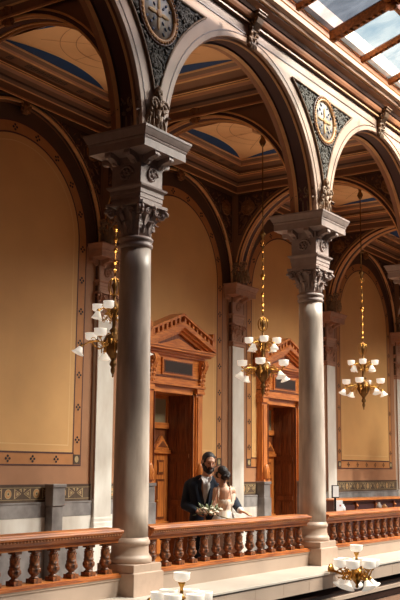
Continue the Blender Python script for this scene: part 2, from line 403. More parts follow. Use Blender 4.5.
# cross arches between the bays
mb = MB(); YC = 1.84; RT = 1.68; ZT2 = 5.20
for k in range(0, 7):
    xk = 4*k if k < 6 else 24
    x0, x1 = xk-.15, xk+.15
    A = arc(36); P = [(YC+RT*cos(a), ZT2+RT*sin(a)) for a in A]
    for x in (x0, x1):
        for (ya, za), (yb, zb) in zip(P, P[1:]): mb.face([(x, ya, za), (x, yb, zb), (x, yb, ZT), (x, ya, ZT)], 'paint2')
        for sy, e in ((-1, YB), (1, WF)):
            i = YC+sy*RT; mb.face([(x, i, ZS), (x, e, ZS), (x, e, ZT), (x, i, ZT)], 'paint2')
    for (ya, za), (yb, zb) in zip(P, P[1:]): mb.face([(x0, ya, za), (x1, ya, za), (x1, yb, zb), (x0, yb, zb)], 'maroon', True)
    for sy, e in ((-1, YB), (1, WF)):
        i = YC+sy*RT
        mb.face([(x0, i, ZS), (x1, i, ZS), (x1, e, ZS), (x0, e, ZS)], 'paint2'); mb.face([(x0, i, ZS), (x1, i, ZS), (x1, i, ZT2), (x0, i, ZT2)], 'maroon')
    for s in (-1, 1):
        f = xk+s*.15
        pr = [(1.68, f-s*.09), (1.665, f-s*.085), (1.665, f-s*.06), (1.68, f-s*.055), (1.68, f-s*.03), (1.66, f-s*.025), (1.655, f), (1.665, f+s*.015), (1.685, f+s*.02), (1.69, f+s*.004), (1.73, f+s*.004), (1.735, f+s*.018), (1.755, f+s*.018), (1.76, f)]
        mm = ['gilt_line', 'gilt_line', 'gilt_line', 'maroon', 'gilt_line', 'cornice', 'gilt_line', 'gilt_line', 'paint3', 'maroon', 'gilt_line', 'gilt_line', 'cornice']
        arch_ring(mb, 0, YC, ZT2, pr, mm, plane='yz')
structure(mb, 'wall_cross')
# end walls
mb = MB(); mb.box(24.2, 24.4, -.22, 4.6, 0, 7.6, 'paint'); structure(mb, 'wall_right')
mb = MB(); mb.box(-4.6, -4.4, -.22, 4.6, 0, 7.6, 'paint3'); structure(mb, 'wall_left')

# gallery ceiling: moulded entablature frame and painted panel for each bay
mb = MB(); frames = MB()
for k in BAYS:
    cx = 4*k+2; cy = 1.84
    hx, hy = 1.80, 1.68
    prof = [(0, 6.86), (.015, 6.865), (.02, 6.89), (.005, 6.895), (.005, 7.0), (.03, 7.01), (.07, 7.04), (.08, 7.06), (.08, 7.07), (.16, 7.10), (.20, 7.13), (.21, 7.15), (.21, 7.16),
            (.235, 7.165), (.235, 7.21), (.42, 7.22), (.43, 7.24), (.46, 7.26), (.50, 7.30), (.51, 7.325)]
    mm = ['gilt_line', 'cornice', 'paint3', 'paint2', 'gilt_line', 'paint2', 'paint3', 'paint3', 'paint2', 'cornice', 'gilt_line', 'paint3', 'gilt_line', 'paint2', 'paint2', 'gilt_line', 'cornice', 'paint2', 'gilt_line']
    path = [(lambda a, b, sx=sx, sy=sy: (cx+sx*(hx-a*1.16), cy+sy*(hy-a*.92), b)) for sx, sy in ((-1, -1), (1, -1), (1, 1), (-1, 1))]
    frames.sweep(prof, path, 'paint2', mm, closed=True)
    ix, iy = hx-.51*1.16, hy-.51*.92
    # key pattern on the soffit
    for sy in (-1, 1):
        for j in range(-9, 10):
            if abs(j) in (0, 1, 2, 3, 6, 9):
                x = cx+j*.125; y = cy+sy*(hy-.33*.92)
                for (dx, dy, w, h) in ((0, 0, .045, .008), (-.04, 0, .008, .045), (.04, .0, .008, .045), (0, .04, .03, .008), (0, -.04, .03, .008)):
                    frames.face([(x+dx-w, y+dy-h, 7.2125), (x+dx+w, y+dy-h, 7.2125), (x+dx+w, y+dy+h, 7.2125), (x+dx-w, y+dy+h, 7.2125)], 'motif')
    z = ZT
    mb.face([(cx-2, 0.1, z+.012), (cx+2, .1, z+.012), (cx+2, 3.7, z+.012), (cx-2, 3.7, z+.012)], 'vault')
    mb.face([(cx-2, 0.1, z+.3), (cx+2, .1, z+.3), (cx+2, 3.7, z+.3), (cx-2, 3.7, z+.3)], 'vault')
    # blue lunettes along the four sides with pale edge line
    dep = .25; N = 24
    for side in range(4):
        for (d, m_, zz) in ((dep+.02, 'tan_line', z+.009), (dep, 'blue', z+.006)):
            pts = []
            for i in range(N+1):
                t = -1+2*i/N; off = d*(1-t*t)
                if side == 0: pts.append((cx+t*ix*.93, cy+iy-off, zz))
                if side == 1: pts.append((cx+t*ix*.93, cy-iy+off, zz))
                if side == 2: pts.append((cx+ix-off, cy+t*iy*.93, zz))
                if side == 3: pts.append((cx-ix+off, cy+t*iy*.93, zz))
            mb.face(pts, m_)
    # painted line rings and diagonals, ceiling rose
    def flat_ring(r, w, m_, zz, sx=1, ox=0, oy=0, a0=0, a1=2*PI, nn=48):
        A = arc(nn, a0, a1)
        for p, q in zip(A, A[1:]):
            mb.face([(cx+ox+(r+w)*cos(p), cy+oy+(r+w)*sin(p), zz), (cx+ox+(r+w)*cos(q), cy+oy+(r+w)*sin(q), zz), (cx+ox+r*cos(q), cy+oy+r*sin(q), zz), (cx+ox+r*cos(p), cy+oy+r*sin(p), zz)], m_)
    flat_ring(.62, .010, 'vault_l', z+.007); flat_ring(.84, .008, 'vault_l', z+.0075)
    for a in arc(8, 0, 2*PI)[:-1]:
        dx, dy = cos(a+PI/4), sin(a+PI/4); nx, ny = -dy*.004, dx*.004; r0, r1 = .25, (1.1 if int(round(a/(PI/4))) % 2 == 0 else .84)
        mb.face([(cx+dx*r0+nx, cy+dy*r0+ny, z+.005), (cx+dx*r1+nx, cy+dy*r1+ny, z+.005), (cx+dx*r1-nx, cy+dy*r1-ny, z+.005), (cx+dx*r0-nx, cy+dy*r0-ny, z+.005)], 'vault_l')
    mb.lathe([(.24, .02), (.24, -.015), (.20, -.03), (.17, -.012), (.15, -.012), (.12, -.04), (.06, -.045), (.05, .02)], (cx, cy, z), 'vault_l', n=32)
structure(mb, 'ceiling', fix=False); structure(frames, 'trim_2')
mb = MB(); mb.box(-4.6, 24.4, .0, 4.6, 7.75, 7.9, 'paint3'); mb.box(-4.6, 24.4, 3.7, 4.6, 5.4, 7.75, 'paint3'); structure(mb, 'trim_3')

# curb, ledge and fascia below the balustrade
mb = MB()
prof = [(.2, 0), (.2, .57), (.17, .59), (-.07, .59), (-.07, .582), (-.09, .578), (-.09, .558), (-.08, .548), (-.08, .535), (-.07, .528), (-.07, .38), (-.66, .38)]
mb.sweep(prof, [lambda a, b: (-4.6, a, b), lambda a, b: (24.4, a, b)], 'curb', ['white', 'curb', 'wood_rail', 'wood_rail', 'wood_rail', 'wood_rail', 'curb', 'curb', 'curb', 'curb', 'ledge'])
structure(mb, 'trim_4')
mb = MB()
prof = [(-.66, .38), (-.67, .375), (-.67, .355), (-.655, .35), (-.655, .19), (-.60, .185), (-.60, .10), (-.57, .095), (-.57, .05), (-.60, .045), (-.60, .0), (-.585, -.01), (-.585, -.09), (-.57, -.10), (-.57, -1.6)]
mb.sweep(prof, [lambda a, b: (-4.6, a, b), lambda a, b: (24.4, a, b)], 'curb', ['ledge', 'ledge', 'curb', 'curb', 'trim_and_shade', 'trim_and_shade', 'paint3', 'paint3', 'curb', 'curb', 'trim_and_shade', 'trim_and_shade', 'floor_l', 'floor_l'])  # dark bands under the fascia put the shade of its overhang into the colour
x = -4.2
while x < 24: mb.box(x, x+.006, -.657, -.65, .2, .345, 'base_st'); x += .62
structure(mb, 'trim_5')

# ------------------------------------------------------------------ carved pieces
def leaf(mb, base, h, w, curl, ang, m, nseg=7, tilt=0, lobes=True):
    """acanthus leaf standing at base, facing direction ang (xy), curling outward at the tip"""
    V = []; F = []
    d = Vector((cos(ang), sin(ang), 0)); s = Vector((-sin(ang), cos(ang), 0))
    for i in range(nseg+1):
        t = i/nseg
        out = tilt*t+curl*(max(0, t-.55)/.45)**1.6
        up = h*(t if t < .85 else .85+.15*(1-((t-.85)/.15))*1.0) if curl > .02 else h*t
        ww = w*(sin(PI*min(1, .18+t*.80)))**.7*(1 if not lobes else (1-.22*(i % 2)))
        for j in (-1, -.5, 0, .5, 1):
            V.append(Vector(base)+d*(out-.35*w*abs(j)*(1-.3*t)+.0)+s*(ww*j*.5)+Vector((0, 0, up)))
    for i in range(nseg):
        for j in range(4): F.append((i*5+j, i*5+j+1, i*5+6+j, i*5+5+j))
    mb.raw(V, F, m, False)

def scroll(mb, c, r, T, m, turns=1.6, t=.02, n=26, th=.02):
    """flat spiral tube in the local xz plane, transformed by T"""
    pts = []; rs = []
    for i in range(n+1):
        u = i/n; a = u*turns*2*PI; rr = r*(1-u*.85)
        pts.append(T @ Vector((rr*cos(a), 0, rr*sin(a)))+Vector(c)); rs.append(th*(1-u*.5))
    mb.tube(pts, rs, m, n=6)
    mb.ball(c, th*1.5, m, 1)

# --- column prototype (origin at floor under the axis)
def make_column(wall=False):
    root = empty('wall_pilaster' if wall else 'column')
    cap = 'cap_wall' if wall else 'capital'
    if not wall:
        b = MB(); b.sqlathe([(.245, .38), (.245, .595), (.228, .605), (.228, .675), (.22, .68)], (0, 0), 'base_st'); b.build('plinth', root)
        b = MB(); b.lathe([(.214, .68), (.222, .695), (.222, .725), (.212, .745), (.200, .75), (.198, .765), (.190, .78), (.188, .84), (.190, .855), (.200, .862), (.203, .88), (.200, .90), (.190, .908), (.184, .93)], m='base_st', n=40); b.build('base', root)
        b = MB(); pr = [(.184, .93), (.179, .945)]
        for i in range(13):
            t = i/12; pr.append((.181-.021*t**1.6, .945+t*(3.90-.945)))
        b.lathe(pr, m='marble', n=48); b.build('shaft', root)
        b = MB(); b.lathe([(.160, 3.88), (.176, 3.895), (.180, 3.92), (.168, 3.935), (.172, 3.955), (.182, 3.965), (.184, 3.985), (.170, 4.0), (.15, 4.0)], m=cap, n=40); b.build('necking', root)
        bell = [(.155, 4.0), (.155, 4.15), (.165, 4.24), (.195, 4.30), (.20, 4.31)]
    else:
        b = MB(); b.sqlathe([(.25, 0), (.25, .70), (.235, .72), (.225, .78), (.215, .80), (.215, .84), (.205, .87)], (0, 0), 'white'); b.build('base', root)
        b = MB(); b.sqlathe([(.205, .87), (.20, 3.92)], (0, 0), 'white'); b.build('shaft', root)
        b = MB(); b.sqlathe([(.20, 3.90), (.22, 3.91), (.22, 3.94), (.205, 3.95), (.21, 3.97), (.22, 3.98), (.22, 4.0), (.19, 4.01)], (0, 0), cap); b.build('necking', root)
        bell = None
    b = MB()
    if bell: b.lathe(bell, m=cap, n=24)
    else: b.sqlathe([(.17, 4.0), (.17, 4.2), (.19, 4.31)], (0, 0), cap)
    rr = .16 if not wall else .17
    for k in range(8):
        a = k*PI/4
        rad = rr if not wall else rr/max(abs(cos(a)), abs(sin(a)))
        leaf(b, (rad*cos(a), rad*sin(a), 4.0), .16, .13, .075, a, cap, tilt=.015)
        a += PI/8; rad = rr if not wall else rr/max(abs(cos(a)), abs(sin(a)))
        leaf(b, (rad*cos(a), rad*sin(a), 4.03), .22, .12, .09, a, cap, tilt=.02)
    for k in range(4):
        a = PI/4+k*PI/2
        c = Vector((.275*cos(a), .275*sin(a), 4.255))
        T = Matrix.Rotation(a, 3, 'Z')
        for off in (-.018, .018):
            scroll(b, c+T @ Vector((0, off, 0)), .055, T, cap, th=.017)
        b.tube([(.15*cos(a), .15*sin(a), 4.1), (.19*cos(a), .19*sin(a), 4.24), (.24*cos(a), .24*sin(a), 4.30)], [.02, .024, .02], cap)
        leaf(b, (.2*cos(a), .2*sin(a), 4.08), .13, .1, .07, a, cap)
        a2 = k*PI/2
        rosette = Vector((.235*cos(a2), .235*sin(a2), 4.30)); b.ball(rosette, .03, cap, 1)
        for s in (-1, 1):
            p = Vector((.2*cos(a2)-s*.075*sin(a2), .2*sin(a2)+s*.075*cos(a2), 4.26))
            T2 = Matrix.Rotation(a2+PI/2, 3, 'Z'); scroll(b, p, .035, T2, cap, th=.011)
    # small concave-sided abacus
    P = []
    for k in range(4):
        a = PI/4+k*PI/2
        for da in (-.06, .06): P.append((.33*cos(a+da), .33*sin(a+da)))
        a2 = a+PI/4; P.append((.225*cos(a2), .225*sin(a2)))
    i0 = [(x, y, 4.315) for x, y in P]; i1 = [(x, y, 4.345) for x, y in P]; n_ = len(P)
    b.raw(i0+i1, [tuple(range(n_)), tuple(range(n_, 2*n_))]+[(i, (i+1) % n_, n_+(i+1) % n_, n_+i) for i in range(n_)], cap)
    b.build('capital', root)
    b = MB(); b.sqlathe([(.185, 4.34), (.19, 4.345), (.19, 4.39), (.196, 4.392), (.196, 4.44), (.204, 4.442), (.204, 4.485), (.23, 4.51), (.235, 4.53), (.19, 4.535)], (0, 0), cap); b.build('entablature_block', root)
    b = MB(); b.sqlathe([(.19, 4.53), (.19, 4.78)], (0, 0), cap)
    for k in range(4):
        a = k*PI/2; T = Matrix.Rotation(a, 3, 'Z'); o = T @ Vector((0, -.20, 0))
        scroll(b, Vector((o.x, o.y, 4.655)), .095, T, cap, turns=1.5, th=.016)
        for q in range(6):
            an = q*PI/3; p = T @ Vector((.05*cos(an), -.20, .05*sin(an))); b.ball((p.x, p.y, 4.655+p.z), (.018, .018, .018), cap, 1)
    b.build('scroll_block', root)
    # modillion brackets
    for k in range(4):
        T = Matrix.Rotation(k*PI/2, 4, 'Z')
        for sx in (-1, 1):
            b = MB(); pl = [(.19, 4.77), (.21, 4.755), (.235, 4.765), (.26, 4.79), (.31, 4.81), (.345, 4.81), (.36, 4.83), (.35, 4.87), (.19, 4.87)]
            V = []
            for w in (-.04, .04): V += [T @ Vector((sx*.125+w, -q, z)) for q, z in pl]
            m_ = len(pl)
            b.raw(V, [tuple(range(m_)), tuple(range(m_, 2*m_))]+[(i, (i+1) % m_, m_+(i+1) % m_, m_+i) for i in range(m_)], cap)
            p = T @ Vector((sx*.125, -.338, 4.83)); b.ball(p, .026, cap, 2)
            p = T @ Vector((sx*.125, -.225, 4.775)); b.ball(p, .03, cap, 2)
            b.build('modillion', root)
    b = MB(); b.sqlathe([(.19, 4.78), (.20, 4.84), (.30, 4.865), (.37, 4.87), (.37, 4.955), (.375, 4.96), (.38, 4.975), (.375, 4.985), (.385, 4.99), (.40, 5.02), (.412, 5.05), (.418, 5.055), (.418, 5.08)], (0, 0), cap)
    b.build('abacus', root)
    return root

col_labels = {-1: None, 0: 'large marble column at left foreground with carved dark capital',
              1: 'marble column right of the couple, middle of the arcade',
              2: 'column cut off at the right edge, only its carved capital showing'}
proto_col = make_column(); proto_col.location = (0, 0, 0)
tag(proto_col, col_labels[0], 'column', 'columns of the front arcade')
for k, lab in ((1, col_labels[1]), (2, col_labels[2]), (3, 'fourth marble column of the arcade, beyond the right edge')):
    copy_tree(proto_col, loc=(4*k, 0, 0), label=lab, group='columns of the front arcade')
PY = 3.80
proto_pil = make_column(True); proto_pil.location = (4, PY, 0)
tag(proto_pil, 'white wall pilaster just left of the large foreground column', 'pilaster', 'pilasters along the back wall')
for k, lab in ((2, 'white wall pilaster to the right of the bride, between the two doorways'), (3, 'white wall pilaster showing just right of the middle column'), (4, 'wall pilaster at the far right edge beyond the tan panel')):
    copy_tree(proto_pil, loc=(4*k, PY, 0), label=lab, group='pilasters along the back wall')

# --- acanthus brackets
def carved_bracket(mb, m, h=.42, w=.2, d=.1):
    """S scroll bracket with leaves; origin at back bottom centre, faces -y, rises +z"""
    pl = [(0, 0), (.03, .01), (.05, .06), (.045, .14), (.06, .24), (d+.03, .32), (d+.05, .38), (d+.02, h), (0, h)]
    V = []
    for wx in (-w*.36, w*.36): V += [(wx*(.75+.25*z/h), -q, z) for q, z in pl]
    n_ = len(pl)
    mb.raw(V, [tuple(range(n_)), tuple(range(n_, 2*n_))]+[(i, (i+1) % n_, n_+(i+1) % n_, n_+i) for i in range(n_)], m)
    for s in (-1, 1):
        scroll(mb, (s*w*.36, -d*.7, h-.09), .06, Matrix.Rotation(PI/2, 3, 'Z'), m, th=.016)
        for i in range(4):
            leaf(mb, (s*w*.3, -.03-.012*i, .02+i*.085), .11, .09, .04, -PI/2+s*.9, m)
        for i in range(5):
            mb.ball((s*w*(.40+.05*sin(i*2)), -.03-.012*i, .05+i*.07), (.022, .018, .03), m, 1)
    for i in range(4): leaf(mb, (0, -.05-.012*i, .0+i*.09), .13, .11, .05, -PI/2, m)
def bracket_obj(m):
    r = empty('carved_bracket'); b = MB(); carved_bracket(b, m); b.build('scroll', r)
    b = MB(); b.box(-.09, .09, -.17, 0, .42, .45, m); b.box(-.1, .1, -.19, 0, .45, .465, m); b.build('cap_block', r); return r
kb = bracket_obj('acanthus'); kb.location = (2, YF, 6.80)
tag(kb, 'carved scroll keystone bracket at the top of the near front arch', 'bracket', 'keystone brackets of the front arches')
copy_tree(kb, loc=(6, YF, 6.80), label='carved scroll keystone bracket at the top of the right front arch', group='keystone brackets of the front arches')
copy_tree(kb, loc=(-2, YF, 6.80), label='carved scroll keystone bracket outside the frame at top left', group='keystone brackets of the front arches')
kw = bracket_obj('gold_leaf'); kw.location = (2, WF, 6.70)
tag(kw, 'gilded acanthus keystone on the blind arch at upper left', 'bracket', 'keystones of the wall arches')
for k, lab in ((1, 'gilded acanthus keystone on the blind arch behind the foreground column'), (2, 'gilded acanthus keystone above the second doorway bay'), (3, 'gilded acanthus keystone above the far tan panel')):
    copy_tree(kw, loc=(4*k+2, WF, 6.70), label=lab, group='keystones of the wall arches')
for k, lab in ((0, 'gilded acanthus keystone of the cross arch at the top left corner'), (1, 'gilded acanthus keystone of the cross arch right of the foreground capital'), (2, 'gilded acanthus keystone of the cross arch behind the middle column'), (3, 'gilded acanthus keystone of the far cross arch at right')):
    copy_tree(kw, loc=(4*k-.155, YC, 6.78), rz=-PI/2, label=lab, group='keystones of the cross arches')

# acanthus clusters where arches spring from the abaci
def spring_cluster():
    b = MB(); m = 'acanthus'
    for s in range(-2, 3):
        leaf(b, (s*.075, -.012, .0), .36-.05*abs(s), .10, .09, -PI/2+s*.12, m, nseg=9)
        b.tube([(s*.075, -.02, 0), (s*.07, -.035, .15), (s*.06, -.03, .3-.04*abs(s))], [.014, .012, .008], m)
    for s in (-1, 1): scroll(b, (s*.09, -.06, .34), .07, Matrix.Identity(3), m, th=.018)
    for i in range(14): b.ball((random.uniform(-.16, .16), -.03-random.random()*.03, random.uniform(.2, .4)), .024, m, 1)
    return b
sc = spring_cluster().build('acanthus_cluster', loc=(0, YF, ZS))
G = 'acanthus clusters above the column capitals'
tag(sc, 'carved acanthus leaves on the front of the pier above the foreground capital', 'carving', G)
copy_tree(sc, loc=(4, YF, ZS), label='carved acanthus leaves on the front of the pier above the middle capital', group=G)
copy_tree(sc, loc=(-.2, -.02, ZS), rz=-PI/2, label='shadowed acanthus leaves on the left side of the foreground pier', group=G)
copy_tree(sc, loc=(3.8, -.02, ZS), rz=-PI/2, label='shadowed acanthus leaves on the left side of the middle pier', group=G)
for k, lab in ((1, 'acanthus leaves above the pilaster capital left of the foreground column'), (2, 'acanthus leaves above the pilaster capital between the doorways'), (3, 'acanthus leaves above the pilaster capital right of the middle column'), (4, 'acanthus leaves above the pilaster capital at the right edge')):
    copy_tree(sc, loc=(4*k-.21, 3.42, ZS), rz=-PI/2, label=lab, group='acanthus clusters above the wall pilasters')

# --- front spandrel panels
def spandrel():
    root = empty('spandrel_ornament')
    RO = 2.02; ztop = 6.80-ZS
    def xr(z): return 2-math.sqrt(max(0, RO*RO-z*z))   # half width at height z above springing
    zt = math.sqrt(RO*RO-4)
    poly = []
    Z = [zt+.0+(ztop-zt)*i/20 for i in range(21)]
    def inside(x, z, mgn=0): return zt+mgn < z < ztop-mgn and abs(x) < xr(z)-mgn*.9
    g = MB()
    P = [(-xr(z), z) for z in Z]+[(xr(z), z) for z in reversed(Z[1:])]
    g.prism(P, -.01, 0, 'foliage_g'); g.build('ground', root)
    f = MB()
    for s in (-1, 1): f.tube([(s*(xr(z)), -.018, z) for z in Z], .016, 'acanthus', n=6)
    f.tube([(-xr(ztop), -.018, ztop), (xr(ztop), -.018, ztop)], .016, 'acanthus', n=6); f.build('moulded_border', root)
    c = MB(); cz = 1.39; cnt = 0; rnd = random.Random(3)
    while cnt < 330:
        x = rnd.uniform(-1, 1); z = rnd.uniform(zt, ztop)
        if not inside(x, z, .045) or math.hypot(x, (z-cz)) < .37: continue
        a = rnd.uniform(0, 2*PI); l = rnd.uniform(.025, .055)
        T = Matrix.Rotation(a, 3, 'Y')
        c.ball((x, -.018, z), (l, .016, l*.32), 'foliage', 1, T); cnt += 1
        if cnt % 12 == 0: scroll(c, (x, -.02, z), .045, Matrix.Rotation(a, 3, 'Y'), 'foliage', th=.010, n=14)
    c.build('carved_foliage', root)
    md = MB(); Tr = Matrix.Rotation(PI/2, 4, 'X'); off = Matrix.Translation((0, 0, cz))
    md.lathe([(.285, .0), (.285, .02), (.0, .026)], (0, 0, 0), 'medal', n=48, T=off @ Tr, close=False)
    mo = md.build('medallion', root)
    st = MB()
    for q in range(4):
        a = q*PI/2; T = Matrix.Rotation(-a, 3, 'Y')
        st.ball(Vector((.11*cos(a), -.03, cz+.11*sin(a))), (.085, .010, .026), 'tan_line', 2, T)
        a += PI/4; T = Matrix.Rotation(-a, 3, 'Y')
        for rr in (.12, .19): st.ball(Vector((rr*cos(a), -.028, cz+rr*sin(a))), (.03, .008, .018), 'medal_b', 1, T)
        for da in (-.35, .35): st.ball(Vector((.23*cos(a+da), -.026, cz+.23*sin(a+da))), (.03, .008, .02), 'medal_b', 1, T)
    st.ball((0, -.034, cz), (.05, .014, .05), 'gilt_line', 2)
    st.build('cross_motif', mo)
    rg = MB()
    for r, t, m_ in ((.30, .022, 'gilt_line'), (.345, .014, 'cornice_d')):
        rg.tube([(r*cos(a), -.03, cz+r*sin(a)) for a in arc(48, 0, 2*PI)], t, m_, n=8)
    for a in arc(40, 0, 2*PI)[:-1]: rg.ball((.325*cos(a), -.045, cz+.325*sin(a)), .016, 'gilt_line', 1)
    rg.build('rim', mo)
    tp = MB()
    for i in range(16): tp.ball((rnd.uniform(-.09, .09)*(1-i/20), -.04-rnd.random()*.03, zt-.02+rnd.uniform(0, .3)), (.035, .03, .045), 'acanthus', 1)
    tp.box(-.05, .05, -.06, 0, zt-.10, zt-.07, 'acanthus'); tp.lathe([(.0, -.16), (.03, -.13), (.05, -.09), (.04, -.05), (.05, 0)], (0, -.03, zt), 'acanthus', n=12)
    for s in (-1, 0, 1): leaf(tp, (s*.05, -.02, zt-.06), .2, .1, .06, -PI/2+s*.3, 'acanthus')
    tp.build('corbel', root)
    return root
sp = spandrel(); sp.location = (0, YF, ZS)
GS = 'carved spandrels of the front arcade'
tag(sp, 'dark carved spandrel with shadowed round medallion above the foreground column', 'ornament', GS)
copy_tree(sp, loc=(4, YF, ZS), label='sunlit carved spandrel with round medallion above the middle column', group=GS)
copy_tree(sp, loc=(8, YF, ZS), label='carved spandrel above the column at the right edge', group=GS)

# --- corner ornaments with gilded boss (inside the gallery)
def corner_orn(R, half, z0, zt):
    root = empty('corner_ornament')
    def edge(z):
        return half-math.sqrt(max(0, R*R-z*z))
    Z = [z0+(zt-z0)*i/16 for i in range(17)]
    g = MB(); P = [(0, z) for z in Z]+[(-min(edge(z), 1.0), z) for z in reversed(Z)]
    g.prism(P, -.012, 0, 'orn_ground'); g.build('ground', root)
    e = MB(); e.tube([(-min(edge(z), 1.0), -.015, z) for z in Z], .012, 'gold_leaf', n=6); e.build('edge_moulding', root)
    f = MB(); rnd = random.Random(5); c = 0
    while c < 60:
        z = rnd.uniform(z0+.05, zt-.05); x = -rnd.uniform(0.04, max(.05, edge(z)-.06)); a = rnd.uniform(0, 6)
        f.ball((x, -.016, z), (.05, .012, .018), 'orn_leaf', 1, Matrix.Rotation(a, 3, 'Y')); c += 1
    f.build('carved_foliage', root)
    b = MB(); Tr = Matrix.Translation((-.22, 0, zt-.27)) @ Matrix.Rotation(PI/2, 4, 'X')
    b.lathe([(.15, .0), (.15, .03), (.13, .045), (.11, .03), (.09, .03), (.06, .06), (.0, .075)], (0, 0, 0), 'gold_leaf', n=28, T=Tr, close=False)
    for a in arc(12, 0, 2*PI)[:-1]: b.ball((-.22+.1*cos(a), -.035, zt-.27+.1*sin(a)), .018, 'gold_leaf', 1)
    b.build('boss', root)
    return root
co = corner_orn(1.96, 2.0, .85, 1.76); co.location = (3.78, WF, ZC2)
GC = 'gilded corner bosses on the back wall'
names = {1: 'left of the foreground column', 2: 'above the pilaster between the doorways', 3: 'right of the middle column', 4: 'at the far right'}
tag(co, 'gilded round boss in the dark wall spandrel '+names[1], 'ornament', GC)
for k in (2, 3, 4): copy_tree(co, loc=(4*k-.22, WF, ZC2), label='gilded round boss in the dark wall spandrel '+names[k], group=GC)
ct = corner_orn(1.80, 1.68, .85, 1.64); ct.location = (3.845, YC+1.67, ZT2); ct.rotation_euler.z = -PI/2
# mirror: ornament extends along -x locally; rotated -90deg this points to +y, so flip scale for the wall end
ct.rotation_euler.z = -PI/2; ct.scale = (-1, 1, 1)
GX = 'gilded corner bosses on the cross arches'
tag(ct, 'gilded round boss on the cross arch wall '+names[1], 'ornament', GX)
for k in (2, 3, 4):
    c = copy_tree(ct, loc=(4*k-.155, YC+1.67, ZT2), label='gilded round boss on the cross arch wall '+names[k], group=GX)
for k, t in ((2, 'near the middle column capital'), (3, 'high in the opening at right')):
    c = copy_tree(ct, loc=(4*k-.155, YC-1.67, ZT2), label='gilded round boss on the cross arch wall '+t, group=GX); c.scale = (1, 1, 1)

# ------------------------------------------------------------------ balustrades
def make_balustrade():
    root = empty('balustrade')
    x0, x1 = .25, 3.75
    b = MB()
    prof = [(-.04, .935), (-.055, .94), (-.055, .955), (-.075, .962), (-.09, .985), (-.098, .99), (-.098, 1.008), (-.115, 1.012), (-.12, 1.03), (-.11, 1.042), (-.07, 1.045), (-.06, 1.056), (.11, 1.06), (.15, 1.05), (.16, 1.01), (.13, .965), (.10, .935)]
    pl = [(a, z) for a, z in prof]; n_ = len(pl)
    V = [(x0, a, z) for a, z in pl]+[(x1, a, z) for a, z in pl]
    b.raw(V, [tuple(range(n_)), tuple(range(n_, 2*n_))]+[(i, n_+i, n_+(i+1) % n_, (i+1) % n_) for i in range(n_)], 'wood_rail')
    hr = b.build('handrail', root)
    b = MB(); x = x0+.02
    while x < x1:
        b.ball((x, -.100, 1.0), (.014, .010, .012), 'bead', 1); x += .042
    b.build('bead_moulding', hr)
    b = MB(); b.box(x0, x1, -.045, .085, .918, .937, 'wood_h'); b.build('underrail', root)
    b = MB(); b.box(x0-.02, x1+.02, -.06, .09, .618, .628, 'wood_h'); b.build('footrail', root)
    bb = MB()
    bb.box(-.05, .05, -.05, .05, 0, .04, 'wood_bal')
    bb.lathe([(.044, .04), (.046, .046), (.03, .056), (.026, .064), (.04, .075), (.052, .092), (.057, .112), (.054, .13), (.045, .145), (.05, .150), (.05, .158), (.043, .165), (.046, .195), (.042, .225), (.036, .237), (.042, .242), (.042, .25), (.030, .256), (.034, .264)], m='wood_bal', n=14)
    for a in arc(7, 0, 2*PI)[:-1]:
        leaf(bb, (.042*cos(a), .042*sin(a), .162), .07, .034, .010, a, 'wood_bal', nseg=4)
        bb.ball((.05*cos(a), .05*sin(a), .112), (.012, .012, .026), 'wood_bal', 1)
    bb.box(-.042, .042, -.042, .042, .264, .292, 'wood_bal')
    for i in range(14):
        if i == 0: p = bb.build('baluster', root)
        else: p = p0.copy(); COL.objects.link(p); p.parent = root
        if i == 0: p0 = p
        p.location = (x0+.125+i*.25, .012, .628)
    return root
bal = make_balustrade(); bal.location = (0, 0, -.03)
GB = 'balustrades between the columns'
tag(bal, 'carved wooden balustrade the couple leans on', 'balustrade', GB)
copy_tree(bal, loc=(-4, 0, -.03), label='carved wooden balustrade at lower left, left of the foreground column', group=GB)
copy_tree(bal, loc=(4, 0, -.03), label='carved wooden balustrade at right, beyond the middle column', group=GB)

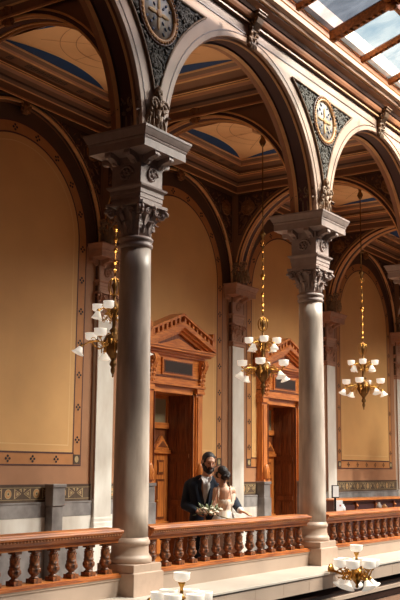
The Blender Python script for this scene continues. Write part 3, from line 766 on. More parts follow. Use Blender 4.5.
# ------------------------------------------------------------------ doors
def make_door(name, label_unused=None):
    root = empty(name); root['kind'] = 'structure'
    F = -.15                     # front plane relative to the recessed wall (y=0)
    b = MB()
    for s in (-1, 1): b.box(min(s*.58, s*.66), max(s*.58, s*.66), -.10, .42, 0, 2.95, 'wood')
    b.box(-.66, .66, -.10, .42, 2.88, 3.02, 'wood_h')
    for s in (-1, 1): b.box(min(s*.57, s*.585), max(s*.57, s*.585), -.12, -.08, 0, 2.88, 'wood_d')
    b.build('door_frame', root)
    for s in (-1, 1):
        p = MB(); x = s*.75
        p.box(x-.10, x+.10, F+.02, 0, .9, 3.0, 'wood'); p.box(x-.07, x+.07, F, F+.02, 1.0, 2.85, 'wood')
        p.box(x-.12, x+.12, F-.02, 0, 2.90, 2.95, 'wood_h'); p.box(x-.11, x+.11, F-.01, 0, 2.95, 3.02, 'wood_h')
        p.lathe([(.06, 1.40), (.085, 1.44), (.075, 1.50), (.09, 1.54), (.06, 1.66), (.05, 1.7)], (x, F, 0), 'wood', n=12)
        p.box(x-.115, x+.115, F-.03, 0, 1.36, 1.41, 'wood_h'); p.box(x-.115, x+.115, F-.02, 0, .9, 1.36, 'wood')
        p.build('door_pilaster', root)
        p = MB(); p.box(x-.12, x+.12, F-.04, 0, 0, 1.32, 'grey'); p.box(x-.135, x+.135, F-.055, 0, 1.32, 1.37, 'grey'); p.box(x-.135, x+.135, F-.055, 0, 0, 1.06, 'grey')
        p.build('stone_plinth', root, bevel=.006)
        p = MB(); carved_bracket(p, 'wood', h=.46, w=.16, d=.09)
        o = p.build('console', root); o.location = (x, F, 3.03)
    b = MB()
    b.box(-.86, .86, F, 0, 3.0, 3.54, 'wood_h')
    b.box(-.88, .88, F-.03, 0, 3.0, 3.05, 'wood_h'); b.box(-.86, .86, F-.02, 0, 3.14, 3.16, 'wood_d')
    b.box(-.46, .46, F-.035, F, 3.17, 3.46, 'wood_h')
    b.build('frieze', root)
    b = MB(); b.box(-.40, .40, F-.05, F-.03, 3.22, 3.40, 'plaque'); b.box(-.43, .43, F-.045, F-.03, 3.20, 3.42, 'wood_d'); b.build('plaque', root)
    # horizontal cornice
    b = MB()
    for (h, y, z0, z1) in ((.84, .04, 3.50, 3.54), (.90, .09, 3.54, 3.58), (.97, .15, 3.58, 3.62), (1.0, .17, 3.62, 3.65)):
        b.box(-h, h, F-y, 0, z0, z1, 'wood_h')
    for i in range(30): x = -.86+i*.0593; b.box(x-.016, x+.016, F-.08, F, 3.545, 3.575, 'wood')
    b.build('cornice', root)
    # raking pediment
    b = MB(); ap = 4.02; ex = 1.0; ez = 3.65
    b.prism([(-.9, ez), (.9, ez), (0, ap-.09)], F-.02, 0, 'wood_d')
    b.prism([(-.55, ez+.02), (.55, ez+.02), (0, ap-.2)], F-.04, F-.02, 'wood_h')
    b.build('tympanum', root)
    b = MB()
    for s in (-1, 1):
        for (y, o0, o1, m_) in ((.17, -.035, .02, 'wood_h'), (.12, -.08, -.03, 'wood_h'), (.07, -.13, -.08, 'wood')):
            b.prism([(s*ex, ez+o0+.035), (s*ex, ez+o1+.055), (0, ap+o1+.05), (0, ap+o0+.02)], F-y, 0, m_)
    b.build('raking_cornice', root)
    b = MB()
    for s in (-1, 1):
        n_ = 8
        for i in range(n_):
            t = (i+.35)/n_; x = s*ex*(1-t); z = ez+.09+(ap-ez)*t
            b.box(min(x-.028, x+.028), max(x-.028, x+.028), F-.12, -.02, z-.02, z+.115, 'wood_h')
        b.prism([(s*ex, ez+.07), (s*ex, ez+.085), (0, ap+.09), (0, ap+.07)], F-.14, 0, 'wood')
        b.prism([(s*ex, ez+.185), (s*ex, ez+.225), (0, ap+.235), (0, ap+.19)], F-.15, 0, 'wood')
        b.prism([(s*ex, ez+.08), (s*ex, ez+.2), (0, ap+.2), (0, ap+.08)], F-.02, 0, 'wood_d')
        b.prism([(s*ex, ez+.05), (s*(ex-.10), ez+.10), (s*(ex-.08), ez+.34), (s*(ex-.02), ez+.36), (s*(ex+.02), ez+.25)], F-.15, -.05, 'wood')
    b.build('crest', root)
    # panelled reveals and the inner doorway
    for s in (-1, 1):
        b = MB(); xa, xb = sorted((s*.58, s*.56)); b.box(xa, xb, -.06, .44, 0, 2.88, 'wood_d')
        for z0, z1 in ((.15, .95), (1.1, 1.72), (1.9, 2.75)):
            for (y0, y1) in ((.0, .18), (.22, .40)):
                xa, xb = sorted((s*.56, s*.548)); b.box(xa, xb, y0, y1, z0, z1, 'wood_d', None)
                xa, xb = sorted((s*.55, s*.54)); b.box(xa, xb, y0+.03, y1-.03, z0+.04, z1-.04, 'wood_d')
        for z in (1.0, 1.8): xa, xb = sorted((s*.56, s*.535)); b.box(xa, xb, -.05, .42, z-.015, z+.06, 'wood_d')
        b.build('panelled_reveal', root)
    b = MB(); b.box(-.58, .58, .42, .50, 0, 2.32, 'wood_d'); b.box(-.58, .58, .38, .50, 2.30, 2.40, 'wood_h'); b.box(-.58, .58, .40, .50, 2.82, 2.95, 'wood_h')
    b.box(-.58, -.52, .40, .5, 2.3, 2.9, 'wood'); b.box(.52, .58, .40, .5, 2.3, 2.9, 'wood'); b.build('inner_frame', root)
    b = MB(); b.box(-.52, .52, .44, .46, 2.40, 2.83, 'tglass'); b.build('transom_pane', root)
    b = MB()
    for s in (-1, 1):
        x = s*.29
        xa, xb = x-.24, x+.24
        b2 = MB(); b2.box(xa, xb, .38, .43, .02, 2.02, 'wood')
        for z0, z1, w in ((.12, .62, .12), (.74, 1.42, .12), (1.50, 1.75, .09)):
            b2.box(x-w, x+w, .365, .385, z0, z1, 'wood_d'); b2.box(x-w+.03, x+w-.03, .355, .37, z0+.04, z1-.04, 'wood')
        b2.box(xa-.01, xb+.01, .35, .40, .66, .70, 'wood_h'); b2.box(xa-.02, xb+.02, .33, .40, 1.86, 1.92, 'wood_h')
        b2.prism([(x-.2, 1.94), (x+.2, 1.94), (x, 2.14)], .33, .40, 'wood_h'); b2.prism([(x-.14, 1.97), (x+.14, 1.97), (x, 2.08)], .32, .34, 'wood_d')
        b2.prism([(x-.21, 1.92), (x+.21, 1.92), (x+.21, 1.95), (x, 2.17), (x-.21, 1.95)], .34, .40, 'wood')
        leafo = b2.build('door_leaf', root)
        h = MB(); h.lathe([(.0, -.045), (.02, -.04), (.025, -.02), (.012, 0), (.012, .02)], m='brass', n=12, T=Matrix.Translation((x-s*.15, .35, 1.05)) @ Matrix.Rotation(-PI/2, 4, 'X')); h.build('door_handle', leafo)
    return root
WOODDOORS = []
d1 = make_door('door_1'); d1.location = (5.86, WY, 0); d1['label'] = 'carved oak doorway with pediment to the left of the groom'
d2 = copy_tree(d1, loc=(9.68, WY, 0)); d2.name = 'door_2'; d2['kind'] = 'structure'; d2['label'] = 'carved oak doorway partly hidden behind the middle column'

# stone pedestal against the wall at left
b = MB(); b.box(2.75, 2.98, 3.50, 3.635, 0, 1.06, 'grey'); b.box(2.735, 2.995, 3.48, 3.635, 1.06, 1.32, 'grey'); b.box(2.72, 3.01, 3.465, 3.635, 1.32, 1.37, 'grey')
tag(b.build('stone_pedestal', bevel=.008), 'grey marble pedestal standing against the wall at lower left', 'pedestal')

# ------------------------------------------------------------------ chandeliers
def up_shade(b, m='shade', r=.07, h=.10):
    b.lathe([(.025, 0), (r*.75, .012), (r, .03), (r*1.0, h*.85), (r*1.06, h), (r*.98, h), (r*.92, h*.85), (r*.92, .035), (.02, .01)], m=m, n=18, close=False)
def bell_shade(b, m='bell', r=.075, h=.10, T=None):
    n = 20; pr = [(.02, 0), (.032, -.015), (.042, -.04), (.058, -.075), (r, -h), (r*.96, -h), (.05, -.07), (.034, -.035)]
    b.lathe(pr, m=m, n=n, T=T, close=False)
def place_arm(root, a, r, zarm, zroot, kind, r0=.05, tilt=.35, R=.07):
    d = Vector((cos(a), sin(a), 0)); P = []
    b = MB(); N = 14
    for i in range(N+1):
        t = i/N; x = r0+(r-r0)*t
        z = zroot+(zarm-zroot)*t-.09*sin(PI*t)*(1 if kind == 'up' else -.6)
        P.append(d*x+Vector((0, 0, z)))
    b.tube(P, .0085, 'brass', n=6)
    # curl ornament
    mid = P[N//2]; C = [mid+d*(.035*cos(t)*(1-t/9))+Vector((0, 0, .035*sin(t)*(1-t/9)+.02)) for t in arc(14, 0, 3.6*PI/1.6)]
    b.tube(C, .005, 'brass', n=5)
    e = P[-1]
    for q in range(3): b.ball(P[3+q*4], .014, 'brass', 1)
    if kind == 'up':
        b.lathe([(.0, -.03), (.018, -.02), (.012, -.008), (.03, .0), (.034, .012)], tuple(e), 'brass', n=10)
        arm = b.build('arm', root)
        s = MB(); up_shade(s, r=R); so = s.build('glass_shade', arm, loc=e+Vector((0, 0, .005)))
    else:
        arm_T = Matrix.Translation(e) @ Matrix.Rotation(a, 4, 'Z') @ Matrix.Rotation(-tilt, 4, 'Y')
        b.lathe([(.012, .03), (.024, .015), (.026, -.005), (.02, -.02)], m='brass', n=10, T=arm_T)
        arm = b.build('arm', root)
        s = MB(); bell_shade(s, T=arm_T, r=R*1.05); s.build('bell_shade', arm)
def make_chandelier():
    """origin at the ceiling canopy; z down"""
    root = empty('chandelier')
    z0 = 7.28
    def z(v): return v-z0
    b = MB(); b.lathe([(.05, .05), (.10, .02), (.11, 0), (.07, -.03), (.035, -.06), (.03, -.12), (.05, -.16), (.06, -.20), (.035, -.25), (.015, -.28)], m='old_brass', n=20); b.build('canopy', root)
    b = MB(); b.tube([(0, 0, -.25), (0, 0, z(5.45))], .010, 'old_brass', n=8); b.build('rod', root)
    b = MB(); b.lathe([(.012, z(5.56)), (.02, z(5.52)), (.05, z(5.50)), (.055, z(5.47)), (.03, z(5.45)), (.025, z(5.40)), (.012, z(5.36)), (.009, z(3.9))], m='old_brass', n=14)
    for zz, r in ((5.33, .022), (5.20, .026), (5.05, .022), (4.92, .028), (4.76, .045), (4.60, .026), (4.46, .03), (4.30, .026), (4.18, .022)):
        b.ball((0, 0, z(zz)), (r, r, r*1.1), 'brass', 2); b.lathe([(r*.5, -r-.01), (r*.7, -r), (r*.5, -r+.01)], (0, 0, z(zz)), 'brass', n=10)
    for q in range(4):
        a = q*PI/2; d = Vector((cos(a), sin(a), 0))
        b.tube([d*(.015+.04*sin(t))+Vector((0, 0, z(5.38)-.05*t/PI*2)) for t in arc(8)], .005, 'brass', n=5)
    b.build('beaded_stem', root)
    b = MB()
    b.lathe([(.012, z(4.1)), (.03, z(4.06)), (.02, z(4.02)), (.045, z(3.98)), (.03, z(3.94)), (.018, z(3.9)), (.018, z(3.78)), (.05, z(3.74)), (.085, z(3.69)), (.075, z(3.62)), (.04, z(3.57)), (.025, z(3.52)), (.025, z(3.42)), (.06, z(3.38)), (.04, z(3.34)), (.11, z(3.30)), (.135, z(3.24)), (.125, z(3.16)), (.085, z(3.08)), (.04, z(3.02)), (.025, z(2.99)), (.04, z(2.96)), (.045, z(2.93)), (.02, z(2.90)), (.03, z(2.87)), (.028, z(2.84)), (.01, z(2.80)), (.014, z(2.78)), (0, z(2.76))], m='old_brass', n=24)
    for q in range(8):
        a = q*PI/4; d = Vector((cos(a), sin(a), 0))
        b.tube([d*(.02+.065*sin(t))+Vector((0, 0, z(4.06)-.10+.11*cos(t))) for t in arc(10)], .006, 'brass', n=5)
        b.tube([d*(.125+.03*sin(t))+Vector((0, 0, z(3.26)-.09*t)) for t in arc(6, 0, 2)], .007, 'brass', n=5)
        b.ball(d*.09+Vector((0, 0, z(3.66))), .02, 'brass', 1); b.ball(d*.135+Vector((0, 0, z(3.22))), .02, 'brass', 1)
    for q in range(12):
        a = q*PI/6; d = Vector((cos(a), sin(a), 0)); zz = 3.30 if q % 2 else 3.60; rr = .16 if q % 2 else .11
        b.tube([d*(rr*.5+.05*cos(t)*(1-t/14))+Vector((0, 0, z(zz)+.05*sin(t)*(1-t/14))) for t in arc(14, 0, 9)], .0055, 'brass', n=5)
        b.tube([d*(.05+(rr)*t)+Vector((0, 0, z(zz)-.06+.05*sin(t*6))) for t in arc(8, 0, 1)], .005, 'brass', n=5)
        b.ball(d*(rr+.045)+Vector((0, 0, z(zz)-.06)), .013, 'brass', 1)
    b.build('body', root)
    for q in range(4):
        a = q*PI/2+.35
        place_arm(root, a, .23, z(3.63), z(3.60), 'up', r0=.06)
        place_arm(root, a+PI/4, .23, z(3.62), z(3.60), 'down', r0=.06, tilt=.2)
    for q in range(4):
        a = q*PI/2+.15
        place_arm(root, a, .34, z(3.26), z(3.22), 'up', r0=.1, R=.08)
        place_arm(root, a+PI/4, .43, z(3.15), z(3.20), 'down', r0=.1, tilt=.45, R=.08)
    return root
ch = make_chandelier(); ch.location = (1.97, YC, 7.28)
GCH = 'brass chandeliers hanging in the gallery bays'
tag(ch, 'brass chandelier half hidden behind the large foreground column', 'chandelier', GCH)
copy_tree(ch, loc=(5.93, YC+.03, 7.28), rz=.25, label='brass chandelier hanging above the bride in front of the pilaster', group=GCH)
copy_tree(ch, loc=(9.87, YC+.03, 7.28), rz=.05, label='brass chandelier at right hanging before the tan wall panel', group=GCH)
copy_tree(ch, loc=(13.9, YC, 7.28), rz=.4, label='brass chandelier of the farthest bay, beyond the right edge', group=GCH)

def make_wall_lamp():
    """cluster lamp on a bracket from the fascia; origin at lamp axis, ring height"""
    root = empty('bracket_lamp')
    b = MB(); b.tube([(0, .34, -.06), (0, .2, -.10), (0, .1, -.08), (0, 0, -.05)], .016, 'brass'); b.lathe([(.07, 0), (.075, .015), (.05, .03), (.02, .05)], m='brass', n=16, T=Matrix.Translation((0, .355, -.06)) @ Matrix.Rotation(PI/2, 4, 'X'))
    for t in (.22, .14): b.tube([(0, t+.05*cos(a), -.10+.05*sin(a)) for a in arc(12, 0, 1.7*PI)], .008, 'brass', n=5)
    b.build('bracket', root)
    b = MB(); b.lathe([(0, -.26), (.02, -.24), (.015, -.21), (.04, -.18), (.075, -.13), (.085, -.09), (.06, -.04), (.03, -.02), (.025, .02), (.05, .03), (.02, .05), (.014, .12), (.03, .15), (.035, .17)], m='brass', n=20)
    for q in range(10):
        a = q*PI/5; d = Vector((cos(a), sin(a), 0)); b.tube([d*(.07+.06*sin(t))+Vector((0, 0, -.12+.04*t)) for t in arc(8)], .006, 'brass', n=5)
    b.build('body', root)
    s = MB(); up_shade(s, r=.075, h=.085); s.build('glass_shade', root, loc=(0, 0, .17))
    for q in range(6): place_arm(root, q*PI/3+.2, .20, -.02, -.10, 'up', r0=.05, R=.082)
    for q in range(5): place_arm(root, q*2*PI/5+.5, .17, -.15, -.14, 'down', r0=.05, tilt=.5, R=.085)
    # lift the drop of the bells
    return root
wl = make_wall_lamp(); wl.location = (3.24, -.98, .46)
GL = 'bracket lamps on the ledge fascia'
tag(wl, 'brass cluster lamp with white shades below the middle column', 'lamp', GL)
copy_tree(wl, loc=(-.50, -.98, .43), label='lamp cut off by the bottom edge, only its top shade and ring showing', group=GL)

# ------------------------------------------------------------------ laylight over the atrium
win = empty('window_1'); win['kind'] = 'structure'; win['label'] = 'marbled glass laylight in gilded ribs at upper right'
GY0, GZ0, GS_ = -.66, 7.45, .33
def gz(y): return GZ0+(GY0-y)*GS_
rows = [(-.68, -1.50), (-1.56, -2.6), (-2.66, -3.8), (-3.86, -5.2), (-5.26, -6.6), (-6.66, -8.0)]
xs = [3.4+.985*i for i in range(-8, 17)]
for (ya, yb) in rows:
    for i in range(len(xs)-1):
        b = MB(); x0, x1 = xs[i]+.03, xs[i+1]-.03
        b.face([(x0, ya, gz(ya)), (x1, ya, gz(ya)), (x1, yb, gz(yb)), (x0, yb, gz(yb))], 'pane' if xs[i] > (3.3 if ya > -1 else 4.2 if ya > -5 else .3) else ('pane_dark' if ya > -1 else 'pane_shading')); b.build('glass_pane', win)  # farther rows darkened at left to keep light off the upper left front
for i, x in enumerate(xs):
    b = MB(); big = (i-8) % 3 == 0; w = .06 if big else .035; h = .12 if big else .07
    b.raw([(x+sx*w, y, gz(y)+o) for y in (-.66, -8.1) for sx in (-1, 1) for o in (-h, .02)], [(0, 1, 3, 2), (4, 6, 7, 5), (0, 4, 5, 1), (2, 3, 7, 6), (0, 2, 6, 4), (1, 5, 7, 3)], 'rib')
    y = -.70
    while y > -4.2:
        b.ball((x, y, gz(y)-h), (w*.8, .04, .018), 'rib', 1); y -= .085
    b.build('rib', win)
for y in (-1.53, -2.63, -3.83, -5.23, -6.63, -8.05):
    b = MB(); b.raw([(x, y+sy*.035, gz(y)+o) for x in (xs[0], xs[-1]) for sy in (-1, 1) for o in (-.09, .02)], [(0, 1, 3, 2), (4, 6, 7, 5), (0, 4, 5, 1), (2, 3, 7, 6), (0, 2, 6, 4), (1, 5, 7, 3)], 'rib')
    for i, x in enumerate(xs):
        if (i-8) % 3 == 0: b.ball((x, y, gz(y)-.12), (.09, .09, .05), 'rib', 2)
    b.build('cross_beam', win)

# ------------------------------------------------------------------ far furniture
b = MB()
cn = empty('counter', (12.1, 2.45, -.0), rz=-.10, label='low wooden counter with dark red panels behind the right balustrade', cat='counter')
b.box(-2.4, 2.4, -.28, .28, .98, 1.01, 'wood_d'); b.box(-2.45, 2.45, -.31, .31, 1.01, 1.035, 'wood_h'); b.build('top', cn)
b = MB(); b.box(-2.3, 2.3, -.22, .22, 0, .98, 'wood_d'); b.build('body', cn)
for i in range(6):
    b = MB(); x = -1.95+i*.78; b.box(x-.33, x+.33, -.24, -.22, .15, .92, 'redleather'); b.build('red_panel', cn)
for i in range(5):
    b = MB(); x = -1.56+i*.78; b.box(x-.03, x+.03, -.26, -.22, 0, .98, 'wood_d'); b.ball((x, -.27, .90), .03, 'wood', 1); b.build('post', cn)
sg = empty('sign_stand', (5.70, .49, -.0), rz=-.7, label='black framed sign with blank white sheet right of the middle column', cat='sign')
b = MB(); b.box(-.012, .012, -.012, .012, 0, 1.22, 'blackm'); b.build('post', sg)
b = MB(); b.lathe([(.14, 0), (.14, .012), (.02, .03)], m='blackm', n=24); b.build('base', sg)
b = MB(); b.box(-.06, .055, -.02, -.008, 1.19, 1.38, 'blackm'); b.build('frame', sg)
b = MB(); b.box(-.045, .05, -.026, -.02, 1.205, 1.368, 'paper'); b.build('sheet', sg)
lc = empty('leaflet_box', (6.05, .66, 0), rz=-.7, label='white leaflet box with a small red mark under the black framed sign', cat='box')
b = MB(); b.box(-.055, .055, .03, .12, .955, 1.14, 'paper'); b.build('box', lc)
b = MB(); b.box(.0, .022, .028, .03, 1.05, 1.075, 'red'); b.build('red_mark', lc)
tb = empty('side_table', (7.12, .70, 0), label='narrow dark table standing behind the right balustrade', cat='table')
b = MB(); b.box(-1.15, 1.15, -.2, .2, .925, .955, 'wood_d'); b.build('tabletop', tb)
for sx in (-1, 1):
    for sy in (-1, 1):
        b = MB(); b.box(sx*1.08-.03, sx*1.08+.03, sy*.15-.03, sy*.15+.03, 0, .925, 'wood_d'); b.build('leg', tb)
lc.location = (6.15, .62, 0)
def jar(x, lab, m, s=1):
    b = MB(); b.lathe([(.026, 0), (.042, .015), (.046, .055), (.034, .09), (.018, .105), (.024, .12), (.016, .125)], m=m, n=18)
    return tag(b.build('vase', loc=(x, .66, .955)), lab, 'vase', 'small vases behind the right balustrade')
jar(6.32, 'white vase nearest the sign behind the right balustrade', 'ceramic')
jar(7.72, 'white vase near the right edge, beside the tan one', 'ceramic'); 
v = jar(7.95, 'tan vase at the far right end behind the balustrade', 'gilt_line'); v.scale = (1.1, 1.1, .7)


# ------------------------------------------------------------------ people
def seg(mb, a, b, ra, rb, n=14, sy=1.0):
    """tapered capsule between two points"""
    a, b = Vector(a), Vector(b); d = (b-a); l = d.length; q = d.normalized().to_track_quat('Z', 'Y').to_matrix()
    pr = [(ra*sin(t), -ra*cos(t)) for t in arc(5, .12, PI/2)]+[(rb*cos(t), l+rb*sin(t)) for t in arc(5, 0, PI/2-.12)]
    V = []; F = []
    for r, z in pr:
        for k in range(n):
            t = 2*PI*k/n; V.append(a+q @ Vector((r*cos(t), r*sin(t), z)))
    m = len(pr)
    for i in range(m-1):
        for k in range(n): F.append((i*n+k, i*n+(k+1) % n, (i+1)*n+(k+1) % n, (i+1)*n+k))
    F.append(tuple(reversed(range(n)))); F.append(tuple((m-1)*n+k for k in range(n)))
    mb.raw(V, F, mb.cur, True)
def chain(mb, pts, rs):
    for i in range(len(pts)-1): seg(mb, pts[i], pts[i+1], rs[i], rs[i+1])
def organic(mb, name, parent, vox=.008, smooth=4):
    o = mb.build(name, parent)
    r = o.modifiers.new('remesh', 'REMESH'); r.mode = 'VOXEL'; r.voxel_size = vox; r.use_smooth_shade = True
    s = o.modifiers.new('smooth', 'SMOOTH'); s.iterations = smooth; s.factor = .5
    return o
def ob(m): b = MB(); b.cur = m; return b

def hand(mb, wrist, direction, palm_n, size=1.0, curl=.5, spread=.16, thumb=1):
    """palm and five fingers. direction: along the fingers, palm_n: out of the palm"""
    w = Vector(wrist); d = Vector(direction).normalized(); n = Vector(palm_n).normalized(); n = (n-d*n.dot(d)).normalized(); s = d.cross(n)*thumb
    S = size
    for k, off in enumerate((-.030, -.010, .010, .028)):
        seg(mb, w+s*off*.6*S, w+(d*.085+s*off)*S, .016*S, .013*S)
    for k, (off, ln) in enumerate(((.032, .068), (.011, .080), (-.011, .075), (-.031, .058))):
        base = w+(d*.085+s*off)*S; a = curl*.5; dd = (d*cos(a)+n*sin(a)+s*off*spread*8).normalized(); p = base
        rr = .0092*S
        for j, fr in enumerate((.45, .3, .25)):
            q = p+dd*ln*fr*S; seg(mb, p, q, rr, rr*.92, n=10); p = q; rr *= .92; a += curl*.8; dd = (d*cos(a)+n*sin(a)+s*off*spread*8).normalized()
    tb_ = w+(d*.02+s*.028)*S; td = (d*.75+s*.75+n*.3).normalized()
    t1 = tb_+td*.04*S; t2 = t1+(d*.95+s*.25+n*.35).normalized()*.032*S; t3 = t2+(d+n*.4).normalized()*.022*S
    chain(mb, [tb_, t1, t2, t3], [.015*S, .012*S, .0105*S, .009*S])

def head(mb, T, S=1.0, nose=True):
    """head in local coords: face toward -y, centre of skull at origin"""
    def P(x, y, z): return T @ (Vector((x, y, z))*S)
    R3 = T.to_3x3()
    mb.ball(P(0, .012, .02), (.076*S, .094*S, .095*S), mb.cur, 3, R3)
    mb.ball(P(0, -.018, -.045), (.060*S, .066*S, .072*S), mb.cur, 3, R3)
    mb.ball(P(0, -.045, -.090), (.034*S, .03*S, .026*S), mb.cur, 2, R3)
    mb.ball(P(0, -.068, .028), (.052*S, .022*S, .026*S), mb.cur, 2, R3)
    if nose:
        seg(mb, P(0, -.082, .012), P(0, -.108, -.028), .009*S, .013*S)
        for s in (-1, 1): mb.ball(P(s*.011, -.095, -.032), .009*S, mb.cur, 1)
    for s in (-1, 1):
        mb.ball(P(s*.034, -.062, -.022), (.022*S, .018*S, .022*S), mb.cur, 2, R3)
        mb.ball(P(s*.077, .012, -.005), (.009*S, .02*S, .032*S), mb.cur, 2, R3)
def face_bits(parent, T, S=1.0):
    R3 = T.to_3x3()
    def P(x, y, z): return T @ (Vector((x, y, z))*S)
    for s in (-1, 1):
        b = ob('eye'); b.ball(P(s*.031, -.078, .004), (.013*S, .007*S, .005*S), 'eye', 2, R3); b.build('eye', parent)
    b = ob('lips'); b.ball(P(0, -.084, -.058), (.022*S, .010*S, .008*S), 'lips', 2, R3); b.build('lips', parent)

BASEZ = 0.0
YAW = 0.5859
# ---- groom: local x = to the right as seen by the viewer, local y = away from the viewer
gr = empty('person', (2.44, .70, 0), rz=YAW-PI/2, label='bearded man in a navy suit and open white shirt embracing the bride', cat='person')
TH = Matrix.Translation((.045, -.03, 1.685)) @ Matrix.Rotation(.35, 4, 'Z') @ Matrix.Rotation(.20, 4, 'X') @ Matrix.Rotation(.10, 4, 'Y')
HandL = Vector((.50, -.36, 1.085))
b = ob('skin')
head(b, TH, 1.02)
chain(b, [(.03, .0, 1.60), (.015, .03, 1.46)], [.056, .066])
chain(b, [(0, .03, 1.40), (0, .03, 1.20), (0, .02, .98)], [.12, .115, .12])
for s in (-1, 1):
    chain(b, [(s*.02, .03, 1.43), (s*.17, .03, 1.40)], [.07, .055])
    chain(b, [(s*.09, .02, .95), (s*.10, .02, .50), (s*.105, .04, .10)], [.085, .055, .042])
    chain(b, [(s*.105, .04, .06), (s*.11, -.09, .04)], [.042, .035])
chain(b, [(-.19, .03, 1.39), (-.23, .0, 1.16), (-.12, -.17, 1.10)], [.05, .042, .034])
hand(b, (-.10, -.19, 1.10), (1, -.15, -.05), (0, .6, -.5), .98, curl=.8, thumb=-1)
chain(b, [(.18, .03, 1.39), (.36, -.13, 1.21), (.42, -.36, 1.12)], [.05, .042, .034])
hand(b, (.43, -.385, 1.11), (.9, -.55, -.26), (-.15, 0, -1), 1.0, curl=.25, thumb=1)
organic(b, 'body', gr, .0065, 3)
face_bits(gr, TH, 1.02)
b = ob('beardm')
R3 = TH.to_3x3()
def PT(T, x, y, z, S=1.02): return T @ (Vector((x, y, z))*S)
b.ball(PT(TH, 0, .028, .045), (.084, .098, .088), 'beardm', 3, R3)
b.ball(PT(TH, 0, .06, -.01), (.078, .066, .075), 'beardm', 3, R3)
for s in (-1, 1): b.ball(PT(TH, s*.062, -.02, .03), (.018, .03, .04), 'beardm', 2, R3)
organic(b, 'hair', gr, .008, 2)
b = ob('beardm')
b.ball(PT(TH, 0, -.055, -.092), (.05, .045, .04), 'beardm', 3, R3)
for s in (-1, 1):
    b.ball(PT(TH, s*.045, -.03, -.07), (.028, .048, .042), 'beardm', 3, R3); b.ball(PT(TH, s*.064, -.005, -.035), (.018, .026, .045), 'beardm', 2, R3)
    b.ball(PT(TH, s*.018, -.088, -.048), (.022, .011, .010), 'beardm', 2, R3)
organic(b, 'beard', gr, .006, 2)
b = ob('shirt')
chain(b, [(.015, .02, 1.475), (.01, .01, 1.40), (.01, .015, 1.25), (.0, .02, 1.02)], [.075, .105, .105, .105])
organic(b, 'shirt', gr, .008, 3)
b = ob('shirt')
for s in (-1, 1): b.prism([(0, 0), (s*.055, .03), (s*.06, .0), (s*.02, -.07)], -.008, 0, 'shirt', Matrix.Translation((.018+s*.012, -.105, 1.485)) @ Matrix.Rotation(-.35, 4, 'X') @ Matrix.Rotation(-s*.4, 4, 'Z'))
b.build('shirt_collar', gr)
b = ob('navy')
for s in (-1, 1):
    chain(b, [(s*.055, .05, 1.475), (s*.17, .035, 1.415)], [.062, .075])
    chain(b, [(s*.13, .01, 1.39), (s*.10, -.012, 1.30), (s*.078, -.025, 1.16), (s*.09, -.01, .84)], [.10, .098, .10, .115])
chain(b, [(0, .085, 1.42), (0, .09, 1.2), (0, .09, .84)], [.12, .115, .125])
chain(b, [(-.195, .03, 1.40), (-.245, .0, 1.16), (-.13, -.165, 1.10)], [.072, .062, .05])
chain(b, [(.185, .03, 1.40), (.36, -.13, 1.215), (.415, -.35, 1.125)], [.072, .060, .048])
organic(b, 'jacket', gr, .008, 4)
b = ob('navy')
for s in (-1, 1):
    P0 = [(s*.055+.012, -.075, 1.50), (s*.10+.01, -.095, 1.46), (s*.105+.01, -.115, 1.38), (s*.055+.01, -.135, 1.20), (s*.03+.01, -.14, 1.15)]
    Q0 = [(s*.045+.012, -.085, 1.48), (s*.05+.01, -.12, 1.42), (s*.055+.01, -.135, 1.36), (s*.035+.01, -.145, 1.22), (s*.02+.01, -.145, 1.15)]
    n_ = 5; b.raw(P0+Q0+[(x, y-.012, z) for x, y, z in P0]+[(x, y-.012, z) for x, y, z in Q0], [(i, i+1, n_+i+1, n_+i) for i in range(4)]+[(2*n_+i, 2*n_+i+1, 3*n_+i+1, 3*n_+i) for i in range(4)]+[(i, i+1, 2*n_+i+1, 2*n_+i) for i in range(4)]+[(n_+i, n_+i+1, 3*n_+i+1, 3*n_+i) for i in range(4)], 'navy')
b.build('lapels', gr)
b = ob('navy')
for s in (-1, 1): chain(b, [(s*.085, .03, .95), (s*.10, .03, .50), (s*.105, .04, .08)], [.115, .085, .075])
organic(b, 'trousers', gr, .010, 3)
b = ob('blackm')
for s in (-1, 1): b.ball((s*.11, -.05, .045), (.05, .14, .045), 'blackm', 2)
b.build('shoes', gr)
b = ob('shirt'); seg(b, (.415, -.35, 1.125), (.425, -.372, 1.117), .043, .042); b.build('shirt_cuff', gr)

# ---- bride: seen from behind, leaning on the rail
br = empty('person', (2.29, .34, 0), rz=YAW-PI/2, label='bride with dark updo and low backed ivory gown holding a bouquet', cat='person')
TB = Matrix.Translation((-.03, .02, 1.545)) @ Matrix.Scale(.92, 4) @ Matrix.Rotation(-2.15, 4, 'Z') @ Matrix.Rotation(.05, 4, 'X') @ Matrix.Rotation(.12, 4, 'Y')
b = ob('skin_w')
head(b, TB, 1.0)
chain(b, [(-.012, .0, 1.46), (.01, -.01, 1.38)], [.045, .05])
chain(b, [(.02, 0, 1.325), (.015, .0, 1.22), (.01, .01, 1.12), (.01, .01, .98)], [.088, .085, .078, .11])
chain(b, [(-.045, 0, 1.345), (.08, 0, 1.345)], [.05, .05])
for s in (-1, 1): chain(b, [(.01+s*.08, .02, .92), (.01+s*.08, .0, .5), (.01+s*.07, .02, .08)], [.085, .055, .038]); chain(b, [(.01+s*.07, .02, .05), (.01+s*.07, .12, .035)], [.035, .028])
# near (left in view) arm down to the bouquet
chain(b, [(-.08, -.01, 1.35), (-.105, -.04, 1.19), (-.125, -.09, 1.115)], [.042, .034, .027])
hand(b, (-.128, -.105, 1.105), (-.1, -.85, .05), (-.5, .1, -.7), .88, curl=1.0, thumb=1)
